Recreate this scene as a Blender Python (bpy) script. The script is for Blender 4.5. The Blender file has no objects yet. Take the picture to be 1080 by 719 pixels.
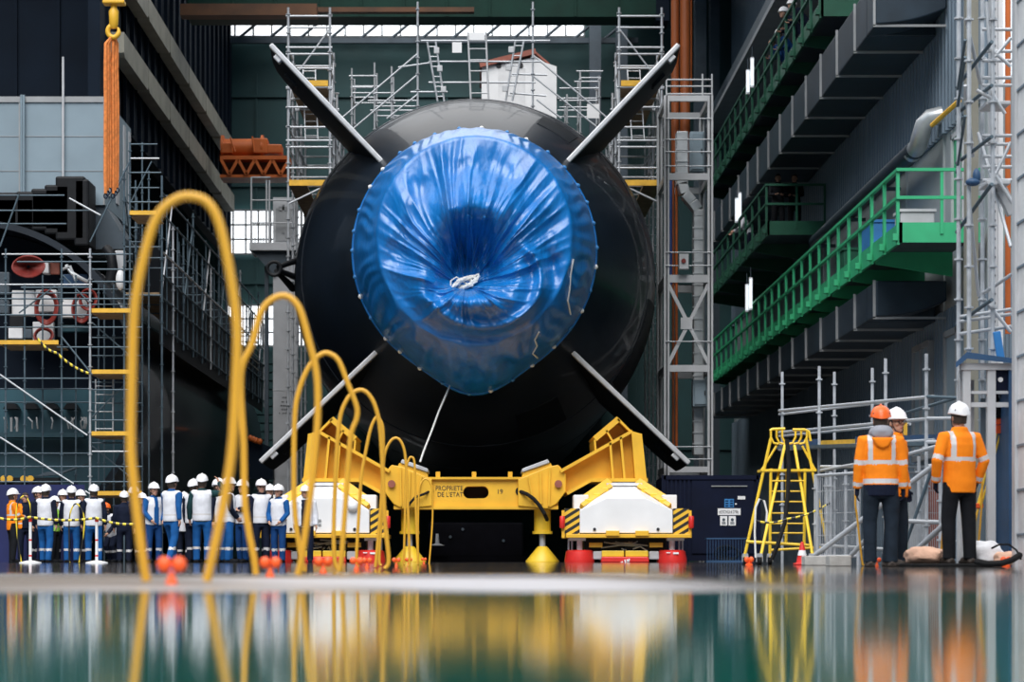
import bpy, bmesh, math, random
from mathutils import Vector, Matrix, noise
random.seed(7)
R = math.radians
COL = bpy.context.scene.collection
FPX, CXP, HZP, CAMZ = 2550.0, 505.0, 588.0, 0.10      # focal length in pixels, vanishing point, camera height


def P(px, py, d):
    """A point of the place: seen at (px, py) of the photograph, d metres from the camera."""
    return Vector(((px - CXP) * d / FPX, d, CAMZ + (HZP - py) * d / FPX))


def PX(px, d):
    return (px - CXP) * d / FPX


def PZ(py, d):
    return CAMZ + (HZP - py) * d / FPX


# ------------------------------------------------------------------ materials
MATS = {}


def mat(name, col, rough=0.5, metal=0.0, var=0.12, scale=3.0, bump=0.0, bscale=40.0, emit=None, coat=0.0, spec=0.5):
    m = bpy.data.materials.new(name)
    m.use_nodes = True
    nt = m.node_tree
    b = nt.nodes['Principled BSDF']
    b.inputs['Roughness'].default_value = rough
    b.inputs['Metallic'].default_value = metal
    b.inputs['Specular IOR Level'].default_value = spec
    b.inputs['Coat Weight'].default_value = coat
    tc = nt.nodes.new('ShaderNodeTexCoord')
    n = nt.nodes.new('ShaderNodeTexNoise')
    n.inputs['Scale'].default_value = scale
    n.inputs['Detail'].default_value = 5
    nt.links.new(tc.outputs['Object'], n.inputs['Vector'])
    r = nt.nodes.new('ShaderNodeValToRGB')
    r.color_ramp.elements[0].position = 0.3
    r.color_ramp.elements[1].position = 0.7
    r.color_ramp.elements[0].color = [c * (1 - var) for c in col] + [1]
    r.color_ramp.elements[1].color = [min(1, c * (1 + var)) for c in col] + [1]
    nt.links.new(n.outputs['Fac'], r.inputs['Fac'])
    nt.links.new(r.outputs['Color'], b.inputs['Base Color'])
    if bump:
        n2 = nt.nodes.new('ShaderNodeTexNoise')
        n2.inputs['Scale'].default_value = bscale
        n2.inputs['Detail'].default_value = 4
        nt.links.new(tc.outputs['Object'], n2.inputs['Vector'])
        bp = nt.nodes.new('ShaderNodeBump')
        bp.inputs['Strength'].default_value = bump
        bp.inputs['Distance'].default_value = 0.02
        nt.links.new(n2.outputs['Fac'], bp.inputs['Height'])
        nt.links.new(bp.outputs['Normal'], b.inputs['Normal'])
    if emit:
        b.inputs['Emission Color'].default_value = list(emit[:3]) + [1]
        b.inputs['Emission Strength'].default_value = emit[3]
    MATS[name] = m
    return m


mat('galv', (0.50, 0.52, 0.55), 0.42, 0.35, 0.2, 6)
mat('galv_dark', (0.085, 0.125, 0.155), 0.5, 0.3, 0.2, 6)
mat('yellow', (0.80, 0.45, 0.03), 0.45, 0, 0.1, 2)
mat('yellow_bright', (0.85, 0.56, 0.035), 0.42, 0, 0.06, 4)
mat('yellow_board', (0.75, 0.42, 0.04), 0.6, 0, 0.15, 5)
mat('hoop_yellow', (0.66, 0.34, 0.022), 0.45, 0, 0.05, 4)
mat('orange_plastic', (0.95, 0.12, 0.02), 0.4, 0, 0.05, 4)
mat('red', (0.68, 0.025, 0.02), 0.4, 0, 0.1, 4)
mat('white', (0.80, 0.80, 0.81), 0.45, 0, 0.05, 2)
mat('white_dirty', (0.70, 0.70, 0.71), 0.55, 0, 0.12, 3)
mat('hull', (0.004, 0.009, 0.017), 0.42, 0, 0.35, 0.7, 0.12, 6, coat=0.25)
mat('fin_black', (0.006, 0.009, 0.013), 0.6, 0, 0.3, 2, spec=0.2)
mat('edge_metal', (0.55, 0.56, 0.58), 0.4, 0.3, 0.12, 5)
mat('black', (0.006, 0.007, 0.009), 0.55, 0, 0.3, 4, spec=0.25)
mat('rubber', (0.010, 0.010, 0.011), 0.75, 0, 0.3, 8, spec=0.2)
mat('navy_steel', (0.003, 0.006, 0.022), 0.6, 0, 0.2, 2, spec=0.15)
mat('navy_hoarding', (0.006, 0.012, 0.085), 0.5, 0, 0.15, 2)
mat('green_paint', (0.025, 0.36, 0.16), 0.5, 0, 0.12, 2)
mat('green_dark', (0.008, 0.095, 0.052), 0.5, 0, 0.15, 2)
mat('green_girder', (0.003, 0.028, 0.020), 0.6, 0, 0.2, 1.5, spec=0.2)
mat('brown_girder', (0.085, 0.032, 0.009), 0.6, 0, 0.3, 1.5)
mat('orange_steel', (0.50, 0.11, 0.015), 0.55, 0, 0.2, 2)
mat('sling_orange', (0.72, 0.22, 0.05), 0.8, 0, 0.25, 12)
mat('grey_steel', (0.30, 0.31, 0.32), 0.5, 0.1, 0.12, 2)
mat('grey_dark', (0.05, 0.07, 0.09), 0.55, 0, 0.2, 2)
mat('grey_light', (0.50, 0.51, 0.53), 0.5, 0, 0.1, 2)
mat('duct_silver', (0.55, 0.57, 0.58), 0.35, 0.5, 0.15, 3, 0.2, 8)
mat('duct_dark', (0.018, 0.034, 0.052), 0.45, 0.2, 0.25, 1.5)
mat('panel_grey', (0.22, 0.29, 0.34), 0.55, 0, 0.07, 1.2)
mat('teal_wall', (0.013, 0.055, 0.058), 0.6, 0, 0.2, 0.6)
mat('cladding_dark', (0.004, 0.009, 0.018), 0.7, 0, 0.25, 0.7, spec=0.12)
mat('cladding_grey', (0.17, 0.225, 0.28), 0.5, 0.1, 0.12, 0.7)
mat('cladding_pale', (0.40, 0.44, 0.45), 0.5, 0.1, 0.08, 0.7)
mat('beige_girder', (0.23, 0.22, 0.18), 0.6, 0, 0.2, 1.5)
mat('concrete', (0.42, 0.41, 0.39), 0.9, 0, 0.15, 8, 0.3, 50)
mat('peach_cloth', (0.75, 0.46, 0.33), 0.9, 0, 0.15, 8, 0.4, 30)
mat('white_cloth', (0.75, 0.75, 0.78), 0.9, 0, 0.1, 8, 0.4, 30)
mat('wood', (0.30, 0.20, 0.11), 0.8, 0, 0.3, 6)
mat('redbrown', (0.30, 0.09, 0.06), 0.6, 0, 0.2, 4)
mat('pipe_orange', (0.26, 0.065, 0.014), 0.5, 0, 0.2, 1)
mat('pipe_blue', (0.02, 0.06, 0.22), 0.5, 0, 0.2, 2)
mat('teal_plate', (0.012, 0.055, 0.075), 0.5, 0, 0.3, 0.8)
mat('coil_red', (0.20, 0.018, 0.012), 0.55, 0, 0.2, 5)
mat('blue_booth', (0.02, 0.07, 0.16), 0.5, 0, 0.15, 3)
mat('blue_bright', (0.03, 0.20, 0.50), 0.5, 0, 0.15, 3)
mat('ink', (0.015, 0.015, 0.02), 0.6, 0, 0.1, 3)
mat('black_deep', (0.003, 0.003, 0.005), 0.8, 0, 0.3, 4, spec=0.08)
mat('window_lit', (0.9, 0.95, 0.95), 0.5, 0, 0.02, 1, emit=(0.92, 0.96, 1.0, 1.35))
mat('lamp_lit', (0.9, 0.95, 0.95), 0.5, 0, 0.02, 1, emit=(0.85, 0.93, 1.0, 0.75))
mat('rope_white', (0.78, 0.78, 0.76), 0.9, 0, 0.1, 30)
mat('tie_blue', (0.05, 0.22, 0.50), 0.5, 0, 0.1, 5)
mat('hivis_green', (0.42, 0.85, 0.10), 0.7, 0, 0.1, 5)
mat('bin_green', (0.01, 0.16, 0.07), 0.5, 0, 0.1, 5)
mat('skin', (0.52, 0.28, 0.19), 0.55, 0, 0.1, 12)
mat('skin_dark', (0.05, 0.025, 0.02), 0.6, 0, 0.1, 12)
mat('lips', (0.38, 0.13, 0.11), 0.5, 0, 0.1, 12)
mat('hair', (0.035, 0.022, 0.014), 0.7, 0, 0.3, 30)
mat('c_orange', (0.98, 0.25, 0.012), 0.75, 0, 0.08, 6, 0.5, 9, spec=0.15)
mat('c_white', (0.70, 0.71, 0.76), 0.8, 0, 0.10, 7, 0.5, 9, spec=0.15)
mat('c_reflect', (0.62, 0.60, 0.60), 0.5, 0.1, 0.05, 6)
mat('c_navy', (0.008, 0.012, 0.028), 0.85, 0, 0.2, 6, 0.5, 9, spec=0.15)
mat('c_blue', (0.010, 0.085, 0.27), 0.8, 0, 0.15, 6, 0.5, 9, spec=0.15)
mat('c_blue_mid', (0.008, 0.048, 0.17), 0.8, 0, 0.15, 6, 0.5, 9, spec=0.15)
mat('c_teal', (0.015, 0.05, 0.055), 0.85, 0, 0.2, 6, 0.5, 9, spec=0.15)
mat('c_grey', (0.30, 0.31, 0.35), 0.85, 0, 0.1, 6, 0.5, 9, spec=0.15)
mat('c_black', (0.010, 0.011, 0.014), 0.85, 0, 0.2, 6, 0.5, 9, spec=0.15)
mat('c_trouser_dark', (0.014, 0.022, 0.034), 0.85, 0, 0.25, 6, 0.5, 9, spec=0.15)
mat('h_white', (0.82, 0.82, 0.84), 0.3, 0, 0.03, 6)
mat('h_orange', (0.90, 0.14, 0.015), 0.3, 0, 0.05, 6)
mat('boot_brown', (0.035, 0.025, 0.02), 0.7, 0, 0.2, 9)


def hazard_mat():
    m = bpy.data.materials.new('hazard')
    m.use_nodes = True
    nt = m.node_tree
    b = nt.nodes['Principled BSDF']
    b.inputs['Roughness'].default_value = 0.5
    tc = nt.nodes.new('ShaderNodeTexCoord')
    sep = nt.nodes.new('ShaderNodeSeparateXYZ')
    nt.links.new(tc.outputs['Object'], sep.inputs[0])
    a = nt.nodes.new('ShaderNodeMath'); a.operation = 'MULTIPLY'; a.inputs[1].default_value = -0.62
    nt.links.new(sep.outputs['X'], a.inputs[0])
    s = nt.nodes.new('ShaderNodeMath'); s.operation = 'ADD'
    nt.links.new(a.outputs[0], s.inputs[0]); nt.links.new(sep.outputs['Z'], s.inputs[1])
    k = nt.nodes.new('ShaderNodeMath'); k.operation = 'MULTIPLY'; k.inputs[1].default_value = 6.2
    nt.links.new(s.outputs[0], k.inputs[0])
    f = nt.nodes.new('ShaderNodeMath'); f.operation = 'FRACT'
    nt.links.new(k.outputs[0], f.inputs[0])
    g = nt.nodes.new('ShaderNodeMath'); g.operation = 'GREATER_THAN'; g.inputs[1].default_value = 0.5
    nt.links.new(f.outputs[0], g.inputs[0])
    mx = nt.nodes.new('ShaderNodeMix'); mx.data_type = 'RGBA'
    mx.inputs['A'].default_value = (0.012, 0.012, 0.014, 1)
    mx.inputs['B'].default_value = (0.80, 0.47, 0.03, 1)
    nt.links.new(g.outputs[0], mx.inputs['Factor'])
    nt.links.new(mx.outputs['Result'], b.inputs['Base Color'])
    MATS['hazard'] = m


hazard_mat()


def stripe_tape_mat():
    m = bpy.data.materials.new('stripe_chain')
    m.use_nodes = True
    nt = m.node_tree
    b = nt.nodes['Principled BSDF']
    tc = nt.nodes.new('ShaderNodeTexCoord')
    w = nt.nodes.new('ShaderNodeTexWave')
    w.inputs['Scale'].default_value = 2.6
    nt.links.new(tc.outputs['Object'], w.inputs['Vector'])
    r = nt.nodes.new('ShaderNodeValToRGB')
    r.color_ramp.interpolation = 'CONSTANT'
    r.color_ramp.elements[0].color = (0.012, 0.012, 0.012, 1)
    r.color_ramp.elements[1].position = 0.5
    r.color_ramp.elements[1].color = (0.85, 0.65, 0.04, 1)
    nt.links.new(w.outputs['Fac'], r.inputs['Fac'])
    nt.links.new(r.outputs['Color'], b.inputs['Base Color'])
    MATS['stripe_chain'] = m


stripe_tape_mat()


# ------------------------------------------------------------------ objects
OFF = {}


def tag(o, label, cat, group=None, kind=None):
    o['label'] = label
    o['category'] = cat
    if group:
        o['group'] = group
    if kind:
        o['kind'] = kind
    return o


def thing(name, label, cat, loc=(0, 0, 0), rotz=0.0, group=None):
    o = bpy.data.objects.new(name, None)
    o.empty_display_size = 0.2
    COL.objects.link(o)
    o.location = loc
    o.rotation_euler = (0, 0, rotz)
    OFF[o.name] = Vector(loc)
    return tag(o, label, cat, group)


class MB:
    """Collects closed shapes and links them as ONE mesh object."""

    def __init__(self):
        self.v, self.f, self.mi, self.cur = [], [], [], 0

    def m(self, i):
        self.cur = i
        return self

    def add(self, vs, fs):
        b = len(self.v)
        self.v.extend(Vector(v) for v in vs)
        for f in fs:
            self.f.append([b + i for i in f])
            self.mi.append(self.cur)
        return self

    def box(self, c, s, rot=None):
        c = Vector(c)
        h = [x / 2 for x in s]
        vs = [Vector((x * h[0], y * h[1], z * h[2])) for z in (-1, 1) for y in (-1, 1) for x in (-1, 1)]
        if rot is not None:
            vs = [rot @ v for v in vs]
        return self.add([c + v for v in vs], [(0, 2, 3, 1), (4, 5, 7, 6), (0, 1, 5, 4), (2, 6, 7, 3), (0, 4, 6, 2), (1, 3, 7, 5)])

    def bx(self, x0, x1, y0, y1, z0, z1):
        return self.box(((x0 + x1) / 2, (y0 + y1) / 2, (z0 + z1) / 2), (abs(x1 - x0), abs(y1 - y0), abs(z1 - z0)))

    def frame(self, d, up=(0, 0, 1)):
        d = Vector(d).normalized()
        u = Vector(up)
        if abs(d.dot(u)) > 0.98:
            u = Vector((0, 1, 0))
        s = d.cross(u).normalized()
        u = s.cross(d).normalized()
        return s, u, d

    def bar(self, p, q, w, h, up=(0, 0, 1)):
        p, q = Vector(p), Vector(q)
        s, u, d = self.frame(q - p, up)
        vs = [b + s * (i * w / 2) + u * (j * h / 2) for b in (p, q) for j in (-1, 1) for i in (-1, 1)]
        return self.add(vs, [(0, 1, 3, 2), (4, 6, 7, 5), (0, 4, 5, 1), (2, 3, 7, 6), (0, 2, 6, 4), (1, 5, 7, 3)])

    def tube(self, p, q, r, n=10, r2=None):
        return self.path([p, q], [r, r if r2 is None else r2], n)

    def path(self, pts, rs, n=8, closed=False):
        pts = [Vector(p) for p in pts]
        if not isinstance(rs, (list, tuple)):
            rs = [rs] * len(pts)
        k = len(pts)
        vs, fs = [], []
        prev = None
        for i, p in enumerate(pts):
            if closed:
                d = pts[(i + 1) % k] - pts[i - 1]
            else:
                d = pts[min(i + 1, k - 1)] - pts[max(i - 1, 0)]
            d = d.normalized()
            if prev is None:
                s, u, _ = self.frame(d)
            else:
                s = prev - d * prev.dot(d)
                s = s.normalized() if s.length > 1e-6 else self.frame(d)[0]
                u = s.cross(d).normalized()
            prev = s
            for j in range(n):
                a = 2 * math.pi * j / n
                vs.append(p + (s * math.cos(a) + u * math.sin(a)) * rs[i])
        for i in range(k if closed else k - 1):
            i2 = (i + 1) % k
            for j in range(n):
                j2 = (j + 1) % n
                fs.append((i * n + j, i2 * n + j, i2 * n + j2, i * n + j2))
        if not closed:
            fs.append(tuple(range(n)))
            fs.append(tuple((k - 1) * n + j for j in reversed(range(n))))
        return self.add(vs, fs)

    def loft(self, rings, caps=True):
        n = len(rings[0])
        vs = [v for r in rings for v in r]
        fs = []
        for i in range(len(rings) - 1):
            for j in range(n):
                j2 = (j + 1) % n
                fs.append((i * n + j, i * n + j2, (i + 1) * n + j2, (i + 1) * n + j))
        if caps:
            fs.append(tuple(reversed(range(n))))
            fs.append(tuple((len(rings) - 1) * n + j for j in range(n)))
        return self.add(vs, fs)

    def lathe(self, prof, c=(0, 0, 0), n=24, axis='Z', sx=1.0, sy=1.0):
        """prof: (radius, height) pairs along the axis, capped."""
        c = Vector(c)
        rings = []
        for r, h in prof:
            ring = []
            for j in range(n):
                a = 2 * math.pi * j / n
                x, y = r * math.cos(a) * sx, r * math.sin(a) * sy
                if axis == 'Z':
                    ring.append(c + Vector((x, y, h)))
                elif axis == 'Y':
                    ring.append(c + Vector((x, h, -y)))
                else:
                    ring.append(c + Vector((h, x, y)))
            rings.append(ring)
        return self.loft(rings)

    def ell(self, c, rx, ry, rz, n=14, k=9, rot=None):
        c = Vector(c)
        rings = []
        for i in range(k + 1):
            t = math.pi * i / k
            t = min(max(t, 0.06), math.pi - 0.06)
            ring = []
            for j in range(n):
                a = 2 * math.pi * j / n
                v = Vector((rx * math.sin(t) * math.cos(a), ry * math.sin(t) * math.sin(a), -rz * math.cos(t)))
                if rot is not None:
                    v = rot @ v
                ring.append(c + v)
            rings.append(ring)
        return self.loft(rings)

    def prism(self, poly, y0, y1, plane='XZ'):
        """poly: outline as (a, b) pairs; pushed from y0 to y1 along the third axis."""
        def pt(a, b, y):
            return Vector((a, y, b)) if plane == 'XZ' else (Vector((y, a, b)) if plane == 'YZ' else Vector((a, b, y)))
        n = len(poly)
        vs = [pt(a, b, y0) for a, b in poly] + [pt(a, b, y1) for a, b in poly]
        fs = [tuple(range(n)), tuple(n + i for i in reversed(range(n)))]
        for i in range(n):
            j = (i + 1) % n
            fs.append((i, n + i, n + j, j))
        return self.add(vs, fs)

    def disc(self, c, ax, r, t, n=14):
        c, ax = Vector(c), Vector(ax).normalized()
        return self.tube(c - ax * t / 2, c + ax * t / 2, r, n)

    def build(self, name, mats, parent=None, smooth=False, bevel=0.0, local=False, fixn=True):
        if isinstance(mats, str):
            mats = [mats]
        off = Vector((0, 0, 0))
        if parent is not None:
            if not local:
                off = OFF[parent.name]
        else:
            lo = [min(v[i] for v in self.v) for i in range(3)]
            hi = [max(v[i] for v in self.v) for i in range(3)]
            off = Vector(((lo[0] + hi[0]) / 2, (lo[1] + hi[1]) / 2, lo[2]))
        me = bpy.data.meshes.new(name)
        me.from_pydata([v - off for v in self.v], [], self.f)
        for mm in mats:
            me.materials.append(MATS[mm])
        for p, i in zip(me.polygons, self.mi):
            p.material_index = i
            p.use_smooth = smooth
        if fixn:
            bm = bmesh.new()
            bm.from_mesh(me)
            bmesh.ops.recalc_face_normals(bm, faces=bm.faces)
            bm.to_mesh(me)
            bm.free()
        if smooth:
            try:
                me.set_sharp_from_angle(angle=R(40))
            except Exception:
                pass
        o = bpy.data.objects.new(name, me)
        COL.objects.link(o)
        if parent is not None:
            o.parent = parent
            OFF[o.name] = off.copy()
        else:
            o.location = off
            OFF[o.name] = off.copy()
        if bevel:
            b = o.modifiers.new('edge', 'BEVEL')
            b.width = bevel
            b.segments = 2
            b.limit_method = 'ANGLE'
        return o


UNIT = {}


def unit_tube(m):
    if m not in UNIT:
        mb = MB()
        mb.tube((0, 0, 0), (0, 0, 1), 1.0, 10)
        me = bpy.data.meshes.new('tube_' + m)
        me.from_pydata(mb.v, [], mb.f)
        bm = bmesh.new(); bm.from_mesh(me)
        bmesh.ops.recalc_face_normals(bm, faces=bm.faces)
        bm.to_mesh(me); bm.free()
        me.materials.append(MATS[m])
        for p in me.polygons:
            p.use_smooth = True
        me.set_sharp_from_angle(angle=R(40))
        UNIT[m] = me
    return UNIT[m]


def tpart(root, name, p, q, r=0.024, m='galv'):
    """A straight tube as a part of its own."""
    p, q = Vector(p), Vector(q)
    o = bpy.data.objects.new(name, unit_tube(m))
    COL.objects.link(o)
    o.parent = root
    d = q - p
    o.location = p - OFF[root.name]
    o.rotation_mode = 'QUATERNION'
    o.rotation_quaternion = Vector((0, 0, 1)).rotation_difference(d.normalized())
    o.scale = (r, r, d.length)
    return o


def upright(root, p, q, r=0.024, m='galv', step=0.5, name='upright'):
    """A scaffold standard with its coupler rosettes."""
    p, q = Vector(p), Vector(q)
    mb = MB()
    mb.tube(p, q, r, 8)
    d = q - p
    L = d.length
    d.normalize()
    t = step * 0.4
    while t < L:
        mb.disc(p + d * t, d, r * 2.1, 0.022, 8)
        t += step
    return mb.build(name, m, root, smooth=True)


def board(root, name, x0, x1, y0, y1, z0, z1, m='yellow_board', bevel=0.0):
    return MB().bx(x0, x1, y0, y1, z0, z1).build(name, m, root, bevel=bevel)


def struct(o):
    o['kind'] = 'structure'
    return o


def text_part(s, loc, size, m, parent, name='lettering', rot=(math.pi / 2, 0, 0), ext=0.002, sx=1.0):
    cu = bpy.data.curves.new(name, 'FONT')
    cu.body = s
    cu.size = size
    cu.extrude = ext
    cu.align_x = 'CENTER'
    cu.align_y = 'CENTER'
    tmp = bpy.data.objects.new('tmp_text', cu)
    COL.objects.link(tmp)
    bpy.context.view_layer.update()
    me = bpy.data.meshes.new_from_object(tmp.evaluated_get(bpy.context.evaluated_depsgraph_get()))
    bpy.data.objects.remove(tmp)
    me.materials.clear()
    me.materials.append(MATS[m])
    o = bpy.data.objects.new(name, me)
    COL.objects.link(o)
    o.parent = parent
    o.location = Vector(loc) - OFF[parent.name]
    o.rotation_euler = rot
    o.scale = (sx, 1, 1)
    return o
# ================================================================== the setting
def floor_material():
    m = bpy.data.materials.new('wet_floor')
    m.use_nodes = True
    nt = m.node_tree
    N, L = nt.nodes, nt.links
    b = N['Principled BSDF']
    geo = N.new('ShaderNodeNewGeometry')
    sep = N.new('ShaderNodeSeparateXYZ')
    L.new(geo.outputs['Position'], sep.inputs[0])
    mp = N.new('ShaderNodeMapping')
    mp.inputs['Scale'].default_value = (0.55, 0.35, 1)
    L.new(geo.outputs['Position'], mp.inputs['Vector'])
    nz = N.new('ShaderNodeTexNoise'); nz.inputs['Scale'].default_value = 1.0; nz.inputs['Detail'].default_value = 4
    L.new(mp.outputs[0], nz.inputs['Vector'])

    def math_(op, a, c=None, clamp=False):
        n = N.new('ShaderNodeMath'); n.operation = op; n.use_clamp = clamp
        for i, x in enumerate((a, c)):
            if x is None:
                continue
            if isinstance(x, (int, float)):
                n.inputs[i].default_value = x
            else:
                L.new(x, n.inputs[i])
        return n.outputs[0]

    def ramp(x, lo, hi):
        n = N.new('ShaderNodeMapRange'); n.interpolation_type = 'SMOOTHSTEP'
        L.new(x, n.inputs[0]); n.inputs[1].default_value = lo; n.inputs[2].default_value = hi
        return n.outputs[0]

    wob = math_('MULTIPLY', math_('SUBTRACT', nz.outputs['Fac'], 0.5), 4.0)
    y = math_('ADD', sep.outputs['Y'], wob)
    past_near = ramp(y, 6.6, 7.6)                          # where the painted, flooded slab ends
    past_dry = ramp(y, 11.0, 17.0)                         # where the drier strip ends
    leftness = math_('SUBTRACT', 1.0, ramp(math_('ADD', sep.outputs['X'], math_('MULTIPLY', wob, 0.3)), 0.35, 1.3))
    leftness = math_('MULTIPLY', leftness, ramp(sep.outputs['X'], -5.5, -3.8))
    dry = math_('MULTIPLY', math_('SUBTRACT', past_near, past_dry), math_('ADD', math_('MULTIPLY', leftness, 0.85), 0.15))
    nz2 = N.new('ShaderNodeTexNoise'); nz2.inputs['Scale'].default_value = 0.5; nz2.inputs['Detail'].default_value = 6
    L.new(mp.outputs[0], nz2.inputs['Vector'])
    patch = ramp(nz2.outputs['Fac'], 0.38, 0.62)
    c_far = N.new('ShaderNodeMix'); c_far.data_type = 'RGBA'
    c_far.inputs['A'].default_value = (0.05, 0.049, 0.048, 1); c_far.inputs['B'].default_value = (0.13, 0.12, 0.115, 1)
    L.new(patch, c_far.inputs['Factor'])
    c1 = N.new('ShaderNodeMix'); c1.data_type = 'RGBA'
    c1.inputs['A'].default_value = (0.0, 0.105, 0.08, 1)
    L.new(past_near, c1.inputs['Factor']); L.new(c_far.outputs['Result'], c1.inputs['B'])
    c2 = N.new('ShaderNodeMix'); c2.data_type = 'RGBA'
    L.new(dry, c2.inputs['Factor']); L.new(c1.outputs['Result'], c2.inputs['A'])
    c3 = N.new('ShaderNodeMix'); c3.data_type = 'RGBA'
    L.new(ramp(nz2.outputs['Fac'], 0.44, 0.56), c3.inputs['Factor'])
    c3.inputs['A'].default_value = (0.20, 0.16, 0.13, 1); c3.inputs['B'].default_value = (0.38, 0.36, 0.37, 1)
    L.new(c3.outputs['Result'], c2.inputs['B'])
    L.new(c2.outputs['Result'], b.inputs['Base Color'])
    rg = math_('ADD', math_('MULTIPLY', dry, math_('ADD', math_('MULTIPLY', patch, 0.2), 0.22)), 0.062)
    rg = math_('ADD', rg, math_('MULTIPLY', past_near, -0.015))
    L.new(rg, b.inputs['Roughness'])
    b.inputs['IOR'].default_value = 1.6
    n3 = N.new('ShaderNodeTexNoise'); n3.inputs['Scale'].default_value = 9; n3.inputs['Detail'].default_value = 4
    L.new(geo.outputs['Position'], n3.inputs['Vector'])
    bp = N.new('ShaderNodeBump'); bp.inputs['Strength'].default_value = 0.10; bp.inputs['Distance'].default_value = 0.004
    L.new(n3.outputs['Fac'], bp.inputs['Height']); L.new(bp.outputs['Normal'], b.inputs['Normal'])
    MATS['floor'] = m


floor_material()
fl = MB()
fl.add([(-60, -60, 0), (60, -60, 0), (60, 110, 0), (-60, 110, 0)], [(0, 1, 2, 3)])
fo = fl.build('floor', 'floor')
struct(fo)


def corrugated(name, x, y0, y1, z0, z1, m, pitch=0.36, depth=0.09, face=-1):
    """A profiled sheet wall in the plane x, ribs running upwards."""
    prof = []
    y = y0
    while y < y1 - 1e-6:
        for dy, dx in ((0, 0), (0.40, 0), (0.50, 1), (0.90, 1)):
            prof.append((x + face * dx * depth, min(y + dy * pitch, y1)))
        y += pitch
    prof.append((x, y1))
    prof += [(x + 0.25, y1), (x + 0.25, y0)]
    mb = MB()
    mb.prism(prof, z0, z1, 'XY')
    return struct(mb.build(name, m))


WX = 9.7
corrugated('wall_right', WX, 46.0, 93.0, 8.9, 24.0, 'cladding_grey')
corrugated('wall_right', WX, 34.0, 93.0, 0.0, 5.2, 'cladding_grey', 0.30)
wb = MB()
wb.bx(WX + 0.02, WX + 0.3, 44.0, 93.0, 5.2, 8.9)
for i in range(10):
    wb.bx(WX - 0.02, WX + 0.05, 46 + i * 4.4, 46.08 + i * 4.4, 5.2, 8.9)
struct(wb.build('wall_right', 'cladding_pale'))

# hall front, left of the opening, and the upper nave wall above the side aisle
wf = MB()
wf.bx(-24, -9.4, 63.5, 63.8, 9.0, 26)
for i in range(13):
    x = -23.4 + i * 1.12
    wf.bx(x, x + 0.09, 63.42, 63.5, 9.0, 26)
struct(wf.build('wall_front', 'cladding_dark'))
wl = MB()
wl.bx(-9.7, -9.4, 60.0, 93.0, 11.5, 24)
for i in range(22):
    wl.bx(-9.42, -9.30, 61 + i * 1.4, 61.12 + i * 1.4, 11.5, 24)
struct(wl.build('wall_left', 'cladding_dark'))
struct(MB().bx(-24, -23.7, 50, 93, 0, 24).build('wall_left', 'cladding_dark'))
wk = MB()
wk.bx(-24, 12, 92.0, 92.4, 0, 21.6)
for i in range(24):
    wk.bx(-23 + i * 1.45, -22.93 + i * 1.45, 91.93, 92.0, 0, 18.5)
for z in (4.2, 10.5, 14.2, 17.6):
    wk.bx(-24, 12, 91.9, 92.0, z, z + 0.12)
struct(wk.build('wall_back', 'teal_wall'))


def lit_window(idx, px0, px1, py0, py1, d, nx, nz):
    x0, x1, z1, z0 = PX(px0, d), PX(px1, d), PZ(py0, d), PZ(py1, d)
    w = struct(MB().bx(x0, x1, d - 0.05, d, z0, z1).build('window_%d' % idx, 'window_lit'))
    f = MB()
    for i in range(nx + 1):
        x = x0 + (x1 - x0) * i / nx
        f.bx(x - 0.03, x + 0.03, d - 0.12, d - 0.05, z0, z1)
    for i in range(nz + 1):
        z = z0 + (z1 - z0) * i / nz
        f.bx(x0, x1, d - 0.12, d - 0.05, z - 0.03, z + 0.03)
    f.build('window_frame', 'grey_steel', w)
    return w


lit_window(1, 233, 352, 222, 268, 91.8, 9, 3)
lit_window(2, 240, 352, 322, 365, 91.8, 9, 3)
lit_window(3, 190, 616, 23, 39, 91.8, 22, 1)
# roller shutter in the back wall
sh = MB()
x0, x1 = PX(236, 91.6), PX(300, 91.6)
for i in range(24):
    z = PZ(588, 91.6) + i * 0.32
    sh.bx(x0, x1, 91.7, 91.9, z, z + 0.27)
struct(sh.build('door_1', 'teal_wall'))
# added roof strips, out of view, that shade the side walls; sky open between
struct(MB().bx(5.2, 12.5, 52.0, 92.4, 22.0, 22.3).build('shade_roof', 'cladding_dark'))
struct(MB().bx(-24, -7.6, 58.0, 92.4, 22.0, 22.3).build('shade_roof', 'cladding_dark'))
# roof truss before the high windows
tr = thing('roof_truss', 'thin dark roof truss crossing in front of the high strip of windows', 'truss', (0, 91.0, 19.0))
for nm, z in (('top_chord', PZ(21, 91)), ('bottom_chord', PZ(43, 91))):
    MB().bx(-13, 6, 90.9, 91.1, z - 0.10, z + 0.10).build(nm, 'grey_dark', tr)
for i in range(16):
    xa = -12.6 + i * 1.15
    tpart(tr, 'diagonal', (xa, 91, PZ(43, 91)), (xa + 0.9, 91, PZ(22, 91)), 0.055, 'grey_dark')

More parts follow.
